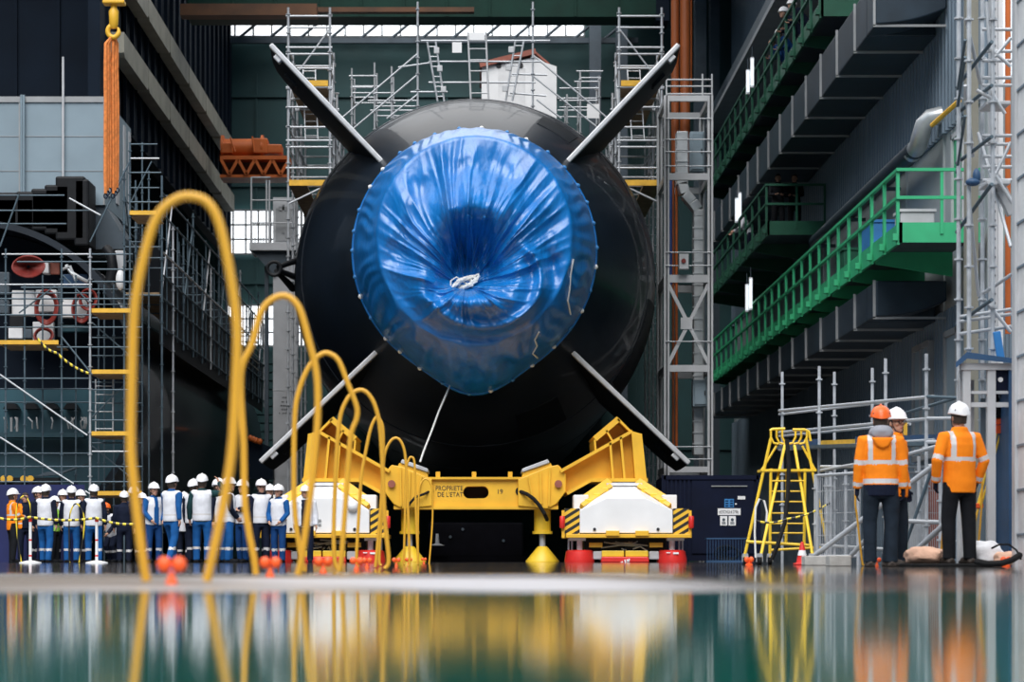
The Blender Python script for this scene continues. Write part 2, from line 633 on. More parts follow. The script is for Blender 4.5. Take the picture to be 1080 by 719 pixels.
# overhead crane
oc = thing('overhead_crane', 'dark green overhead travelling crane girder spanning the hall roof', 'crane', (0, 74, 16.5))
zt, zb = PZ(2, 74), PZ(23, 74)
g = MB().bx(-8.85, PX(690, 74), 73.3, 74.5, zb, zt + 0.3)
for i in range(11):
    g.bx(-8.8 + i * 1.3, -8.74 + i * 1.3, 73.24, 73.3, zb, zt)
g.build('main_girder', 'green_girder', oc)
MB().bx(-8.85, PX(335, 72), 71.6, 72.2, PZ(19, 72), PZ(7, 72)).build('side_girder', 'brown_girder', oc)
MB().bx(-8.85, PX(500, 72), 72.3, 72.6, PZ(10, 72), PZ(5, 72)).build('crane_rail', 'brown_girder', oc)
MB().bx(PX(690, 74), PX(704, 74), 73.3, 74.5, PZ(27, 74), zt + 0.3).build('end_carriage', 'cladding_dark', oc)

# sloping-looking runway girders on the left nave wall, panel by panel
for row, (z, h) in enumerate(((13.05, 0.62), (15.0, 0.62))):
    for i in range(6):
        d = 61 + i * 4.6
        b_ = MB()
        b_.prism([(d + 0.15, z - h / 2), (d + 4.35, z - h / 2), (d + 4.5, z - h / 2 + 0.1), (d + 4.5, z + h / 2), (d, z + h / 2), (d, z - h / 2 + 0.1)], -9.28, -8.95, 'YZ')
        o = b_.build('runway_girder', 'beige_girder')
        tag(o, ('upper' if row else 'lower') + ' row beige girder panel on the dark left wall, ' + ['first from the front', 'second from the front', 'third from the front', 'fourth from the front', 'fifth from the front', 'rearmost'][i], 'girder', ('upper' if row else 'lower') + ' runway girder panels')
# hall columns at the right back
for i, (p0, p1, d) in enumerate(((733, 745, 84), (749, 759, 88), (622, 634, 90), (650, 662, 90))):
    x0, x1 = PX(p0, d), PX(p1, d)
    b_ = MB().bx(x0, x1, d, d + 0.08, 0, 22).bx(x0, x1, d + 0.42, d + 0.5, 0, 22).bx((x0 + x1) / 2 - 0.05, (x0 + x1) / 2 + 0.05, d + 0.08, d + 0.42, 0, 22)
    struct(b_.build('column', 'grey_dark'))
# right crane runway girder, high up
rg = thing('crane_runway_beam', 'long grey crane runway beam high on the right hall wall', 'girder', (8.6, 78, 15.6))
MB().bx(8.5, 9.5, 61, 91, 15.7, 16.6).build('web_beam', 'grey_dark', rg)
MB().bx(8.2, 9.6, 61, 91, 15.55, 15.7).build('bottom_flange', 'grey_steel', rg)

# ================================================================== the submarine
AX, AZ, YT = -0.10, 7.2, 56.1
sub = thing('submarine', 'huge black submarine stern with cross-shaped fins rolled out of the hall', 'submarine', (AX, 63, 0))
prof = [(0.6, 56.3), (2.55, 56.35), (2.72, 56.6), (3.1, 57.2), (3.5, 58.0), (3.92, 59.0), (4.25, 60.0), (4.48, 61.0), (4.63, 62.0), (4.70, 63.0), (4.74, 64.5), (4.75, 67), (4.75, 90.5), (4.2, 91.0), (0.5, 91.2)]
hm = MB()
hm.lathe([(r, y) for r, y in prof], (AX, 0, AZ), 128, 'Y')
hull = hm.build('hull', 'hull', sub, smooth=True)
# raised plate seams round the hull
for y, r in ((60.3, 4.325), (64.6, 4.742)):
    mb = MB()
    pts = [(AX + r * math.cos(2 * math.pi * i / 96), y, AZ + r * math.sin(2 * math.pi * i / 96)) for i in range(96)]
    mb.path(pts, 0.012, 6, True)
    mb.build('weld_seam', 'hull', hull, smooth=True)
# access plate on the flank: curved patch
for (a0, a1, y0, y1, nm) in ((-38, -8, 60.6, 64.4, 'hull_plate'), (-75, -58, 58.6, 60.2, 'hull_plate'), (52, 66, 58.5, 59.6, 'hull_plate')):
    def rad(y):
        for (r0, ya), (r1, yb) in zip(prof, prof[1:]):
            if ya <= y <= yb:
                return r0 + (r1 - r0) * (y - ya) / max(1e-6, yb - ya)
        return 4.75
    mb = MB()
    rings = []
    for i in range(11):
        y = y0 + (y1 - y0) * i / 10
        ring = []
        for j in range(13):
            a = R(a0 + (a1 - a0) * j / 12)
            ring.append(Vector((AX + (rad(y) + 0.02) * math.cos(a), y, AZ + (rad(y) + 0.02) * math.sin(a))))
        for j in reversed(range(13)):
            a = R(a0 + (a1 - a0) * j / 12)
            ring.append(Vector((AX + (rad(y) - 0.1) * math.cos(a), y, AZ + (rad(y) - 0.1) * math.sin(a))))
        rings.append(ring)
    mb.loft(rings)
    mb.build(nm, 'fin_black', hull, smooth=True)

# four fins
FY = 57.4


def fin(a, tipr, lab):
    ca, sa = math.cos(R(a)), math.sin(R(a))
    e = Vector((ca, 0, sa))
    nrm = Vector((-sa, 0, ca))
    o3 = Vector((AX, 0, AZ))
    sec = []
    for k in range(13):
        r = 2.9 + (tipr - 2.9) * k / 12
        f = k / 12
        y0 = FY + 0.25
        chord = 5.0 - 0.6 * f - (0.5 if k == 12 else 0)
        th = 0.40 - 0.14 * f
        ring = []
        for (u, t) in ((0, 0.25), (0.12, 0.5), (0.4, 0.95), (0.7, 0.85), (0.92, 0.4), (1.0, 0.05)):
            ring.append(o3 + e * r + Vector((0, y0 + chord * u, 0)) + nrm * (th * t * 0.5))
        for (u, t) in reversed(((0, 0.25), (0.12, 0.5), (0.4, 0.95), (0.7, 0.85), (0.92, 0.4), (1.0, 0.05))):
            ring.append(o3 + e * r + Vector((0, y0 + chord * u, 0)) - nrm * (th * t * 0.5))
        sec.append(ring)
    mb = MB()
    mb.loft(sec)
    f_ = mb.build('fin', 'fin_black', sub, smooth=True)
    f_['label'] = lab
    te = MB()
    te.bar(o3 + e * 2.85 + Vector((0, FY + 0.16, 0)), o3 + e * tipr + Vector((0, FY + 0.16, 0)), 0.23, 0.12, nrm)
    te.build('trailing_edge', 'edge_metal', f_, bevel=0.03)
    for k, r in enumerate((tipr - 0.45, tipr - 0.9, 4.6, 5.4)):
        hz = MB()
        s = -1 if sa > 0 else 1
        hz.bar(o3 + e * r + Vector((0, FY + 0.2, 0)) + nrm * (0.10 * (1 if ca < 0 else -1)), o3 + e * (r + 0.2) + Vector((0, FY + 0.2, 0)) + nrm * (0.10 * (1 if ca < 0 else -1)), 0.2, 0.12, nrm)
        if k < (3 if a in (45, -45) else 1):
            hz.build('hinge', 'edge_metal', f_, bevel=0.02)
    # a block near the hinge line, on the face that looks down
    bb = MB()
    p = o3 + e * (tipr - 0.9) + Vector((0, FY + 1.5, 0))
    bb.bar(p, p + e * 0.4, 0.5, 0.36, nrm)
    bb.build('tip_fairing', 'fin_black', f_, bevel=0.04)


fin(133.6, 7.04, 'upper left black fin with pale trailing edge')
fin(46.4, 7.04, 'upper right black fin with pale trailing edge')
fin(-136.6, 7.02, 'lower left black fin with pale trailing edge')
fin(-43.6, 7.05, 'lower right black fin with pale trailing edge')

# tubular bracket with a ring on the left flank
br = MB()
c = P(289, 283, 61)
br.path([c + Vector((0.17 * math.cos(2 * math.pi * i / 20), 0, 0.17 * math.sin(2 * math.pi * i / 20))) for i in range(20)], 0.045, 8, True)
bro = br.build('flank_bracket', 'black', sub, smooth=True)
for q in ((326, 270, 62.3), (326, 298, 62.3), (309, 304, 62.5)):
    q = P(*q)
    s_ = MB()
    dd = (q - c).normalized()
    s_.tube(c + dd * 0.18, q, 0.06, 10, 0.10)
    s_.build('strut', 'black', bro, smooth=True)

# ================================================================== the blue tarpaulin over the propulsor
def tarp_material():
    m = bpy.data.materials.new('tarp_blue')
    m.use_nodes = True
    nt = m.node_tree
    N, L = nt.nodes, nt.links
    b = N['Principled BSDF']
    tc = N.new('ShaderNodeTexCoord')
    mp = N.new('ShaderNodeMapping'); mp.inputs['Scale'].default_value = (2.2, 2.2, 0.7)
    L.new(tc.outputs['Object'], mp.inputs[0])
    n = N.new('ShaderNodeTexNoise'); n.inputs['Scale'].default_value = 1.6; n.inputs['Detail'].default_value = 6
    L.new(mp.outputs[0], n.inputs['Vector'])
    r = N.new('ShaderNodeValToRGB')
    r.color_ramp.elements[0].position = 0.3; r.color_ramp.elements[1].position = 0.7
    r.color_ramp.elements[0].color = (0.002, 0.135, 0.43, 1); r.color_ramp.elements[1].color = (0.004, 0.19, 0.58, 1)
    L.new(n.outputs['Fac'], r.inputs[0]); L.new(r.outputs[0], b.inputs['Base Color'])
    b.inputs['Roughness'].default_value = 0.36
    b.inputs['Specular IOR Level'].default_value = 0.25
    b.inputs['Coat Weight'].default_value = 0.9
    b.inputs['Coat Roughness'].default_value = 0.3
    b.inputs['Coat IOR'].default_value = 1.6
    b.inputs['Sheen Weight'].default_value = 0.0
    b.inputs['Sheen Roughness'].default_value = 0.35
    n2 = N.new('ShaderNodeTexNoise'); n2.inputs['Scale'].default_value = 3.2; n2.inputs['Detail'].default_value = 7; n2.inputs['Distortion'].default_value = 0.8
    L.new(mp.outputs[0], n2.inputs['Vector'])
    bp = N.new('ShaderNodeBump'); bp.inputs['Strength'].default_value = 0.5; bp.inputs['Distance'].default_value = 0.07
    L.new(n2.outputs['Fac'], bp.inputs['Height']); L.new(bp.outputs['Normal'], b.inputs['Normal'])
    MATS['tarp_blue'] = m


tarp_material()
tarp = thing('tarpaulin', 'crumpled blue tarpaulin tied over the round tail of the submarine', 'tarpaulin', (AX, 56.0, AZ - 3.3))
KU, KW = -0.20, -1.08


def gauss(u, w, u0, w0, su, sw):
    return math.exp(-((u - u0) / su) ** 2 - ((w - w0) / sw) ** 2)


def rim_r(a):
    """Back rim radius by angle; the cloth sags below."""
    dn = (a - (-math.pi / 2) + math.pi) % (2 * math.pi) - math.pi
    return 2.80 * (1 + 0.125 * math.exp(-(dn / 0.30) ** 2) + 0.055 * math.exp(-(dn / 0.85) ** 2))


def fold(x, sh=2.4):
    """A rounded crest with a narrow valley."""
    return 1 - abs(math.sin(x)) ** 0.7 if sh > 2 else math.sin(x)


def tarp_point(a, s):
    ca, sa = math.cos(a), math.sin(a)
    up = max(0.0, sa)
    rb = rim_r(a)
    rf = 2.16 + 0.10 * up + 0.22 * max(0, -sa) ** 2
    S0 = 0.30
    if s < S0:                                   # skirt from the back rim to the front rim
        t = s / S0
        r = rb + (rf - rb) * (t ** 1.35)
        y = 56.0 - 2.35 * (t ** 0.8)
        u, w = r * ca, r * sa
        wr = 0.020 * math.sin(a * 46 + 5 * noise.noise(Vector((ca * 3, sa * 3, t * 2)))) * math.sin(math.pi * t)
        wr += 0.05 * max(0, -sa + 0.3) * noise.noise(Vector((ca * 5 + t * 3, sa * 5, t * 2)))
        # slanting drag folds on the lower skirt
        wr += 0.035 * max(0, -sa + 0.1) * math.sin(a * 22 + t * 5) * math.sin(math.pi * t)
        u += wr * ca
        w += wr * sa
        return Vector((AX + u, y, AZ + w))
    t = (s - S0) / (1 - S0)
    e = t ** 0.85
    u0, w0 = rf * ca, rf * sa
    u, w = u0 + (KU - u0) * e, w0 + (KW - w0) * e
    y = 53.65
    edge = min(1.0, t * 9)
    y -= 0.30 * math.sin(math.pi * min(1, t * 0.9)) * (0.5 + 0.5 * up)          # the face bellies out
    y -= 0.80 * gauss(u, w, -0.05, 0.50, 0.95, 0.60) * edge                      # ledge over the hub
    pk = math.exp(-((u + 0.06) / 0.52) ** 4 - ((w + 0.30) / 0.62) ** 4)
    y += 0.85 * pk * edge                                                       # pocket above the knot
    y -= 0.85 * gauss(u, w, 0.12, -1.55, 0.95, 0.34) * edge                     # pouch below the knot
    y -= 0.40 * gauss(u, w, 0.95, -0.85, 0.40, 0.9) * edge
    y -= 0.35 * gauss(u, w, -1.15, -0.75, 0.35, 0.7) * edge
    y += 0.25 * gauss(u, w, KU, KW, 0.22, 0.18)
    # the big hanging fold round the pouch
    if w < KW + 1.2:
        rho = math.hypot((u - KU - 0.32) / 1.35, (w - KW - 0.15) / 1.15)
        lim = KW + (0.10 if u < KU else 0.10 + min(1.0, (u - KU) * 1.1))
        lo = min(1.0, max(0.0, (lim - w) / 0.45))
        lo *= lo
        rho += 0.10 * noise.noise(Vector((ca * 2, sa * 2, 5.5)))
        y -= 0.34 * lo * math.exp(-((rho - 0.98) / 0.11) ** 2) * edge
        y += 0.14 * lo * math.exp(-((rho - 1.26) / 0.14) ** 2) * edge
    # uneven folds running from the rim to the knot
    fade = math.sin(math.pi * min(1.0, t * 0.97 + 0.03)) ** 0.8
    n1 = noise.noise(Vector((ca * 1.4, sa * 1.4, 0.9 + t * 0.8)))
    aw = a + 0.30 * n1 + 0.10 * noise.noise(Vector((ca * 4.5, sa * 4.5, t * 2.0)))
    m1 = min(1.0, max(0.0, 0.65 + 1.1 * noise.noise(Vector((ca * 2.0 + 5, sa * 2.0, t * 0.6)))))
    m2 = min(1.0, max(0.0, 0.45 + 1.5 * noise.noise(Vector((ca * 3.0, sa * 3.0 + 8, t * 1.3)))))
    k1 = fold(aw * 6.0 + 0.6)
    k2 = fold(aw * 13.0 + 2.0 * n1)
    k3 = fold(aw * 29 + 3.0 * noise.noise(Vector((ca * 6, sa * 6, 7 + t * 2.5))))
    flat = 1 - 0.75 * math.exp(-((u - 0.12) / 0.32) ** 4) * (1 if w > 0.35 else 0)   # the smooth panel at the top middle
    amp = (0.55 + 0.65 * up) * flat
    y -= fade * amp * (0.42 * m1 * k1 + 0.30 * m2 * k2 + 0.06 * (1 - m2 * 0.6) * k3)
    # pleats inside the pocket
    y -= 0.16 * pk * fold(u * 13.0 + 0.5)
    # crumples
    cr = noise.ridged_multi_fractal(Vector((u * 1.1 + 3, w * 0.7, 2.2)), 0.9, 2.1, 5, 1.0, 2.0)
    y -= 0.06 * edge * (cr - 0.9)
    y += 0.12 * edge * noise.noise(Vector((u * 1.8, w * 1.5, 4.2)))
    return Vector((AX + u, y, AZ + w))


NA, NS = 420, 130
rings = [[tarp_point(2 * math.pi * j / NA, i / NS * 0.985) for j in range(NA)] for i in range(NS + 1)]
tm = MB()
vs = [v for r in rings for v in r]
fs = [(i * NA + j, i * NA + (j + 1) % NA, (i + 1) * NA + (j + 1) % NA, (i + 1) * NA + j) for i in range(NS) for j in range(NA)]
fs.append(tuple(NS * NA + j for j in range(NA)))
tm.add(vs, fs)
sheet = tm.build('sheet', 'tarp_blue', tarp, smooth=True, fixn=True)
sheet.data.set_sharp_from_angle(angle=R(179))
# hem round the back rim
hb = MB()
hb.path([Vector((AX + (rim_r(a) + 0.01) * math.cos(a), 56.0, AZ + (rim_r(a) + 0.01) * math.sin(a))) for a in [2 * math.pi * i / 120 for i in range(120)]], 0.035, 6, True)
hb.build('hem', 'tarp_blue', sheet, smooth=True)
# small ties along the hem
for i in range(34):
    a = 2 * math.pi * (i + 0.3 * random.random()) / 34
    c = tarp_point(a, 0.012) + Vector((0.015 * math.cos(a), 0, 0.015 * math.sin(a)))
    t_ = MB()
    t_.lathe([(0.05, -0.01), (0.06, 0.02), (0.035, 0.045), (0.012, 0.06)], (0, 0, 0), 8)
    t_.v = [Matrix.Rotation(a - math.pi / 2, 3, 'Y').inverted() @ v + c for v in t_.v]
    t_.build('tie', 'tie_blue' if random.random() < 0.55 else 'rope_white', tarp, smooth=True)
# knot of white rope
kn = MB()
kc = tarp_point(math.pi / 2, 0.985) + Vector((0, -0.20, 0))
for j in range(5):
    pts = []
    for i in range(14):
        q = i / 13 * 2 * math.pi
        rr = 0.13 + 0.05 * j
        pts.append(kc + Vector((rr * math.cos(q + j) + 0.05 * math.sin(3 * q + j), -0.06 + 0.07 * math.sin(2 * q + j * 2), 0.6 * rr * math.sin(q + j * 1.3))))
    kn.path(pts, 0.026, 6)
kn.path([kc, kc + Vector((-0.2, -0.1, 0.12)), kc + Vector((-0.32, -0.12, 0.04)), kc + Vector((-0.33, -0.1, -0.16))], 0.02, 6)
kn.path([kc, kc + Vector((0.2, -0.1, -0.12)), kc + Vector((0.3, -0.12, -0.3))], 0.02, 6)
kn.build('knot', 'rope_white', tarp, smooth=True)


def cloth_at(px, py):
    """The point of the cloth's front seen at a pixel of the photograph."""
    best = None
    for r in rings[::2]:
        for v in r[::2]:
            dx, dy = CXP + v.x / v.y * FPX - px, HZP - (v.z - CAMZ) / v.y * FPX - py
            e = dx * dx + dy * dy + (v.y - 53) * 0.3
            if best is None or e < best[0]:
                best = (e, v)
    return best[1] + Vector((0, -0.05, 0))


def surf_rope(pts, r, name='cord'):
    mb = MB()
    mb.path([cloth_at(x, y) for x, y in pts], r, 6)
    return mb.build(name, 'rope_white', tarp, smooth=True)


surf_rope([(604, 275), (603, 290), (601, 305), (599, 318), (601, 331)], 0.020)
surf_rope([(567, 350), (565, 358), (568, 364), (563, 372), (566, 377)], 0.020)
ro = MB()
ro.path([P(475, 405, 55.9), P(470, 417, 55.2), P(463, 433, 54.8), P(455, 455, 54.5), P(447, 475, 54.3), P(443, 487, 54.2)], 0.022, 6)
o = ro.build('rope', 'rope_white')
tag(o, 'thin white rope hanging from the tarpaulin bottom down to the yellow cradle', 'rope')
# ================================================================== yellow cradle under the stern
CD = 55.0


def qpoly(pts, d):
    return [(PX(x, d), PZ(y, d)) for x, y in pts]


def line_bar(mb, a, b, d, w, y0, y1):
    """A flat bar between two outline points, pushed from y0 to y1."""
    pa, pb = Vector((PX(a[0], d), 0, PZ(a[1], d))), Vector((PX(b[0], d), 0, PZ(b[1], d)))
    dd = (pb - pa).normalized()
    n = Vector((-dd.z, 0, dd.x)) * (w / 2)
    mb.prism([((pa + n).x, (pa + n).z), ((pb + n).x, (pb + n).z), ((pb - n).x, (pb - n).z), ((pa - n).x, (pa - n).z)], y0, y1)


cradle = thing('yellow_cradle', 'yellow steel cradle beam with ribbed arms and cone feet under the submarine', 'cradle', (PX(501, CD), CD, 0))
# beam with an oval opening
x0, x1, z0, z1 = PX(416, CD), PX(588, CD), PZ(534, CD), PZ(506, CD)
ox, oz, ow, oh = PX(502, CD), PZ(519.5, CD), 0.29, 0.14
bm_ = bmesh.new()
outer = [(x0, z0), (x1, z0), (x1, z1), (x0, z1)]
hole = []
for i in range(24):
    a = 2 * math.pi * i / 24
    cx_ = (ow - oh) * (1 if math.cos(a) > 0 else -1)
    hole.append((ox + cx_ + oh * math.cos(a) * 1.0, oz + oh * math.sin(a)))
vo = [bm_.verts.new((x, 54.6, z)) for x, z in outer]
vh = [bm_.verts.new((x, 54.6, z)) for x, z in hole]
ed = [bm_.edges.new((l[i], l[(i + 1) % len(l)])) for l in (vo, vh) for i in range(len(l))]
bmesh.ops.triangle_fill(bm_, use_beauty=True, edges=ed)
inside = [f for f in bm_.faces if abs((f.calc_center_median().x - ox) / (ow)) < 1 and abs((f.calc_center_median().z - oz) / oh) < 0.9 and all(v in vh for v in f.verts)]
bmesh.ops.delete(bm_, geom=inside, context='FACES_ONLY')
geo = bmesh.ops.extrude_face_region(bm_, geom=bm_.faces[:])
bmesh.ops.translate(bm_, vec=(0, 0.9, 0), verts=[g_ for g_ in geo['geom'] if isinstance(g_, bmesh.types.BMVert)])
bm_.verts.index_update()
mb = MB()
mb.add([v.co.copy() for v in bm_.verts], [[v.index for v in f.verts] for f in bm_.faces])
bm_.free()
beam = mb.build('main_beam', 'yellow', cradle)
MB().bx(x0, x1, 54.5, 55.6, z0 - 0.07, z0).bx(x0, x1, 54.5, 55.6, z1, z1 + 0.05).build('flange', 'yellow', beam)
MB().bx(ox - 0.4, ox + 0.4, 55.2, 55.3, oz - 0.2, oz + 0.2).build('opening_plate', 'black', beam)
text_part('PROPRIETE', (PX(474, CD), 54.595, PZ(515.5, CD)), 0.15, 'ink', beam, sx=0.85)
text_part('DE L\'ETAT', (PX(475, CD), 54.595, PZ(522, CD)), 0.15, 'ink', beam, sx=0.85)
text_part('19', (PX(527, CD), 54.595, PZ(519, CD)), 0.15, 'ink', beam)
mb = MB()
for px in (453, 548):
    mb.disc((PX(px, CD), 54.59, PZ(518.5, CD)), (0, 1, 0), 0.10, 0.02, 16)
mb.build('hose_port', 'black', beam)
for px in (462, 538, 500):
    MB().bx(PX(px, CD) - 0.05, PX(px, CD) + 0.05, 54.8, 54.9, z1 + 0.05, z1 + 0.18).build('lug', 'yellow', cradle)
# hose looping from the right port
hs = MB()
hs.path([P(548, 518, 54.5), P(556, 521, 54.3), P(563, 526, 54.3), P(569, 533, 54.3), P(574, 541, 54.3), P(577, 548, 54.5)], 0.045, 8)
hs.build('hose', 'black', cradle, smooth=True)
hs = MB()
hs.path([P(453, 518, 54.5), P(447, 521, 54.3), P(438, 524, 54.3), P(432, 531, 54.3), P(428, 541, 54.4)], 0.03, 8)
hs.build('hose', 'black', cradle, smooth=True)
MIR = lambda x, s: x if s > 0 else 1002 - x
for s in (1, -1):
    q = lambda pts: [(MIR(x, s), y) for x, y in pts]
    # knuckle between beam and arm
    k_ = MB()
    k_.prism(qpoly(q([(546, 506), (577, 493), (588, 491), (596, 500), (596, 519), (586, 532), (577, 537), (546, 534)]), CD), 54.45, 55.8)
    kn_ = k_.build('knuckle', 'yellow', cradle, bevel=0.02)
    r_ = MB()
    for a, b in (((557, 503), (562, 531)), ((569, 498), (570, 532)), ((579, 494), (578, 534))):
        line_bar(r_, (MIR(a[0], s), a[1]), (MIR(b[0], s), b[1]), CD, 0.035, 54.38, 54.45)
    r_.build('rib', 'yellow', kn_)
    p_ = MB()
    p_.disc((PX(MIR(588, s), CD), 54.42, PZ(511, CD)), (0, 1, 0), 0.085, 0.1, 20)
    p_.build('pin', 'redbrown', kn_)
    # pale saddle pad on the beam end
    w_ = MB()
    w_.prism(qpoly(q([(550, 504), (551, 499), (580, 489), (583, 495)]), CD), 54.5, 56.0)
    w_.build('wedge', 'yellow', cradle)
    w_ = MB()
    w_.prism(qpoly(q([(550, 499), (550, 495), (577, 485), (579, 489)]), CD), 54.45, 56.2)
    w_.build('pad', 'grey_light', cradle, bevel=0.02)
    # ribbed arm
    a_ = MB()
    a_.prism(qpoly(q([(590, 499), (626, 477), (664, 457), (675, 459), (680, 506), (624, 506), (598, 520), (590, 518)]), CD), 54.75, 56.4)
    arm = a_.build('arm', 'yellow', cradle)
    f_ = MB()
    line_bar(f_, (MIR(590, s), 498), (MIR(665, s), 456), CD, 0.07, 54.35, 56.5)
    line_bar(f_, (MIR(622, s), 507), (MIR(681, s), 507), CD, 0.08, 54.3, 56.5)
    line_bar(f_, (MIR(624, s), 506), (MIR(597, s), 521), CD, 0.07, 54.35, 56.5)
    f_.prism(qpoly(q([(664, 456), (675, 459), (680, 507), (668, 507)]), CD), 54.33, 56.5)
    f_.build('flange', 'yellow', arm)
    for a, b in (((642, 468), (645, 506)), ((653, 462), (657, 506))):
        g_ = MB()
        line_bar(g_, (MIR(a[0], s), a[1]), (MIR(b[0], s), b[1]), CD, 0.05, 54.35, 54.76)
        g_.build('rib', 'yellow', arm)
    # saddle box on top
    sd = MB()
    sd.prism(qpoly(q([(627, 475), (626, 467), (650, 446), (662, 457)]), CD), 55.0, 56.6)
    sdo = sd.build('saddle', 'yellow', cradle)
    f_ = MB()
    line_bar(f_, (MIR(626, s), 464), (MIR(651, s), 443), CD, 0.13, 54.4, 56.7)
    line_bar(f_, (MIR(650, s), 443), (MIR(664, s), 457), CD, 0.05, 54.4, 56.7)
    line_bar(f_, (MIR(638, s), 455), (MIR(645, s), 467), CD, 0.04, 54.4, 55.0)
    line_bar(f_, (MIR(626, s), 465), (MIR(627, s), 477), CD, 0.04, 54.4, 56.7)
    f_.build('flange', 'yellow', sdo)
    # jack leg with its cone foot
    jx = PX(572 if s > 0 else 432, CD)
    j = MB()
    j.lathe([(0.19, PZ(563, CD)), (0.19, PZ(536, CD))], (jx, 54.95, 0), 20)
    j.lathe([(0.23, PZ(563, CD)), (0.23, PZ(560, CD))], (jx, 54.95, 0), 20)
    j.build('jack_cylinder', 'yellow_bright', cradle, smooth=True)
    j = MB()
    j.lathe([(0.07, PZ(579, CD)), (0.07, PZ(562, CD))], (jx, 54.95, 0), 14)
    j.build('jack_rod', 'galv', cradle, smooth=True)
    j = MB()
    j.lathe([(0.38, 0.0), (0.38, 0.03), (0.13, 0.33), (0.10, 0.36)], (jx, 54.95, 0), 28)
    j.build('cone_foot', 'yellow_bright', cradle, smooth=True)
# dark machinery glimpsed between the jack legs
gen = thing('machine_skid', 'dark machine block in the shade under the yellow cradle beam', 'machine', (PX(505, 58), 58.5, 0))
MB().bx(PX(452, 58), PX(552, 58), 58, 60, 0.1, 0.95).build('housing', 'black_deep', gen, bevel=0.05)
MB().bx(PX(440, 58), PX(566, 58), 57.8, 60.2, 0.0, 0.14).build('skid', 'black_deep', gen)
for px, py in ((475, 566), (488, 558), (531, 570)):
    MB().disc((PX(px, 58), 57.97, PZ(py, 58)), (0, 1, 0), 0.035, 0.06, 12).build('gauge', 'grey_dark', gen)
mb = MB()
mb.lathe([(0.18, 0), (0.05, 0.05), (0.03, 0.28)], (PX(461, 57.5), 57.6, PZ(575, 57.5)), 12)
mb.build('hook', 'grey_light', gen, smooth=True)

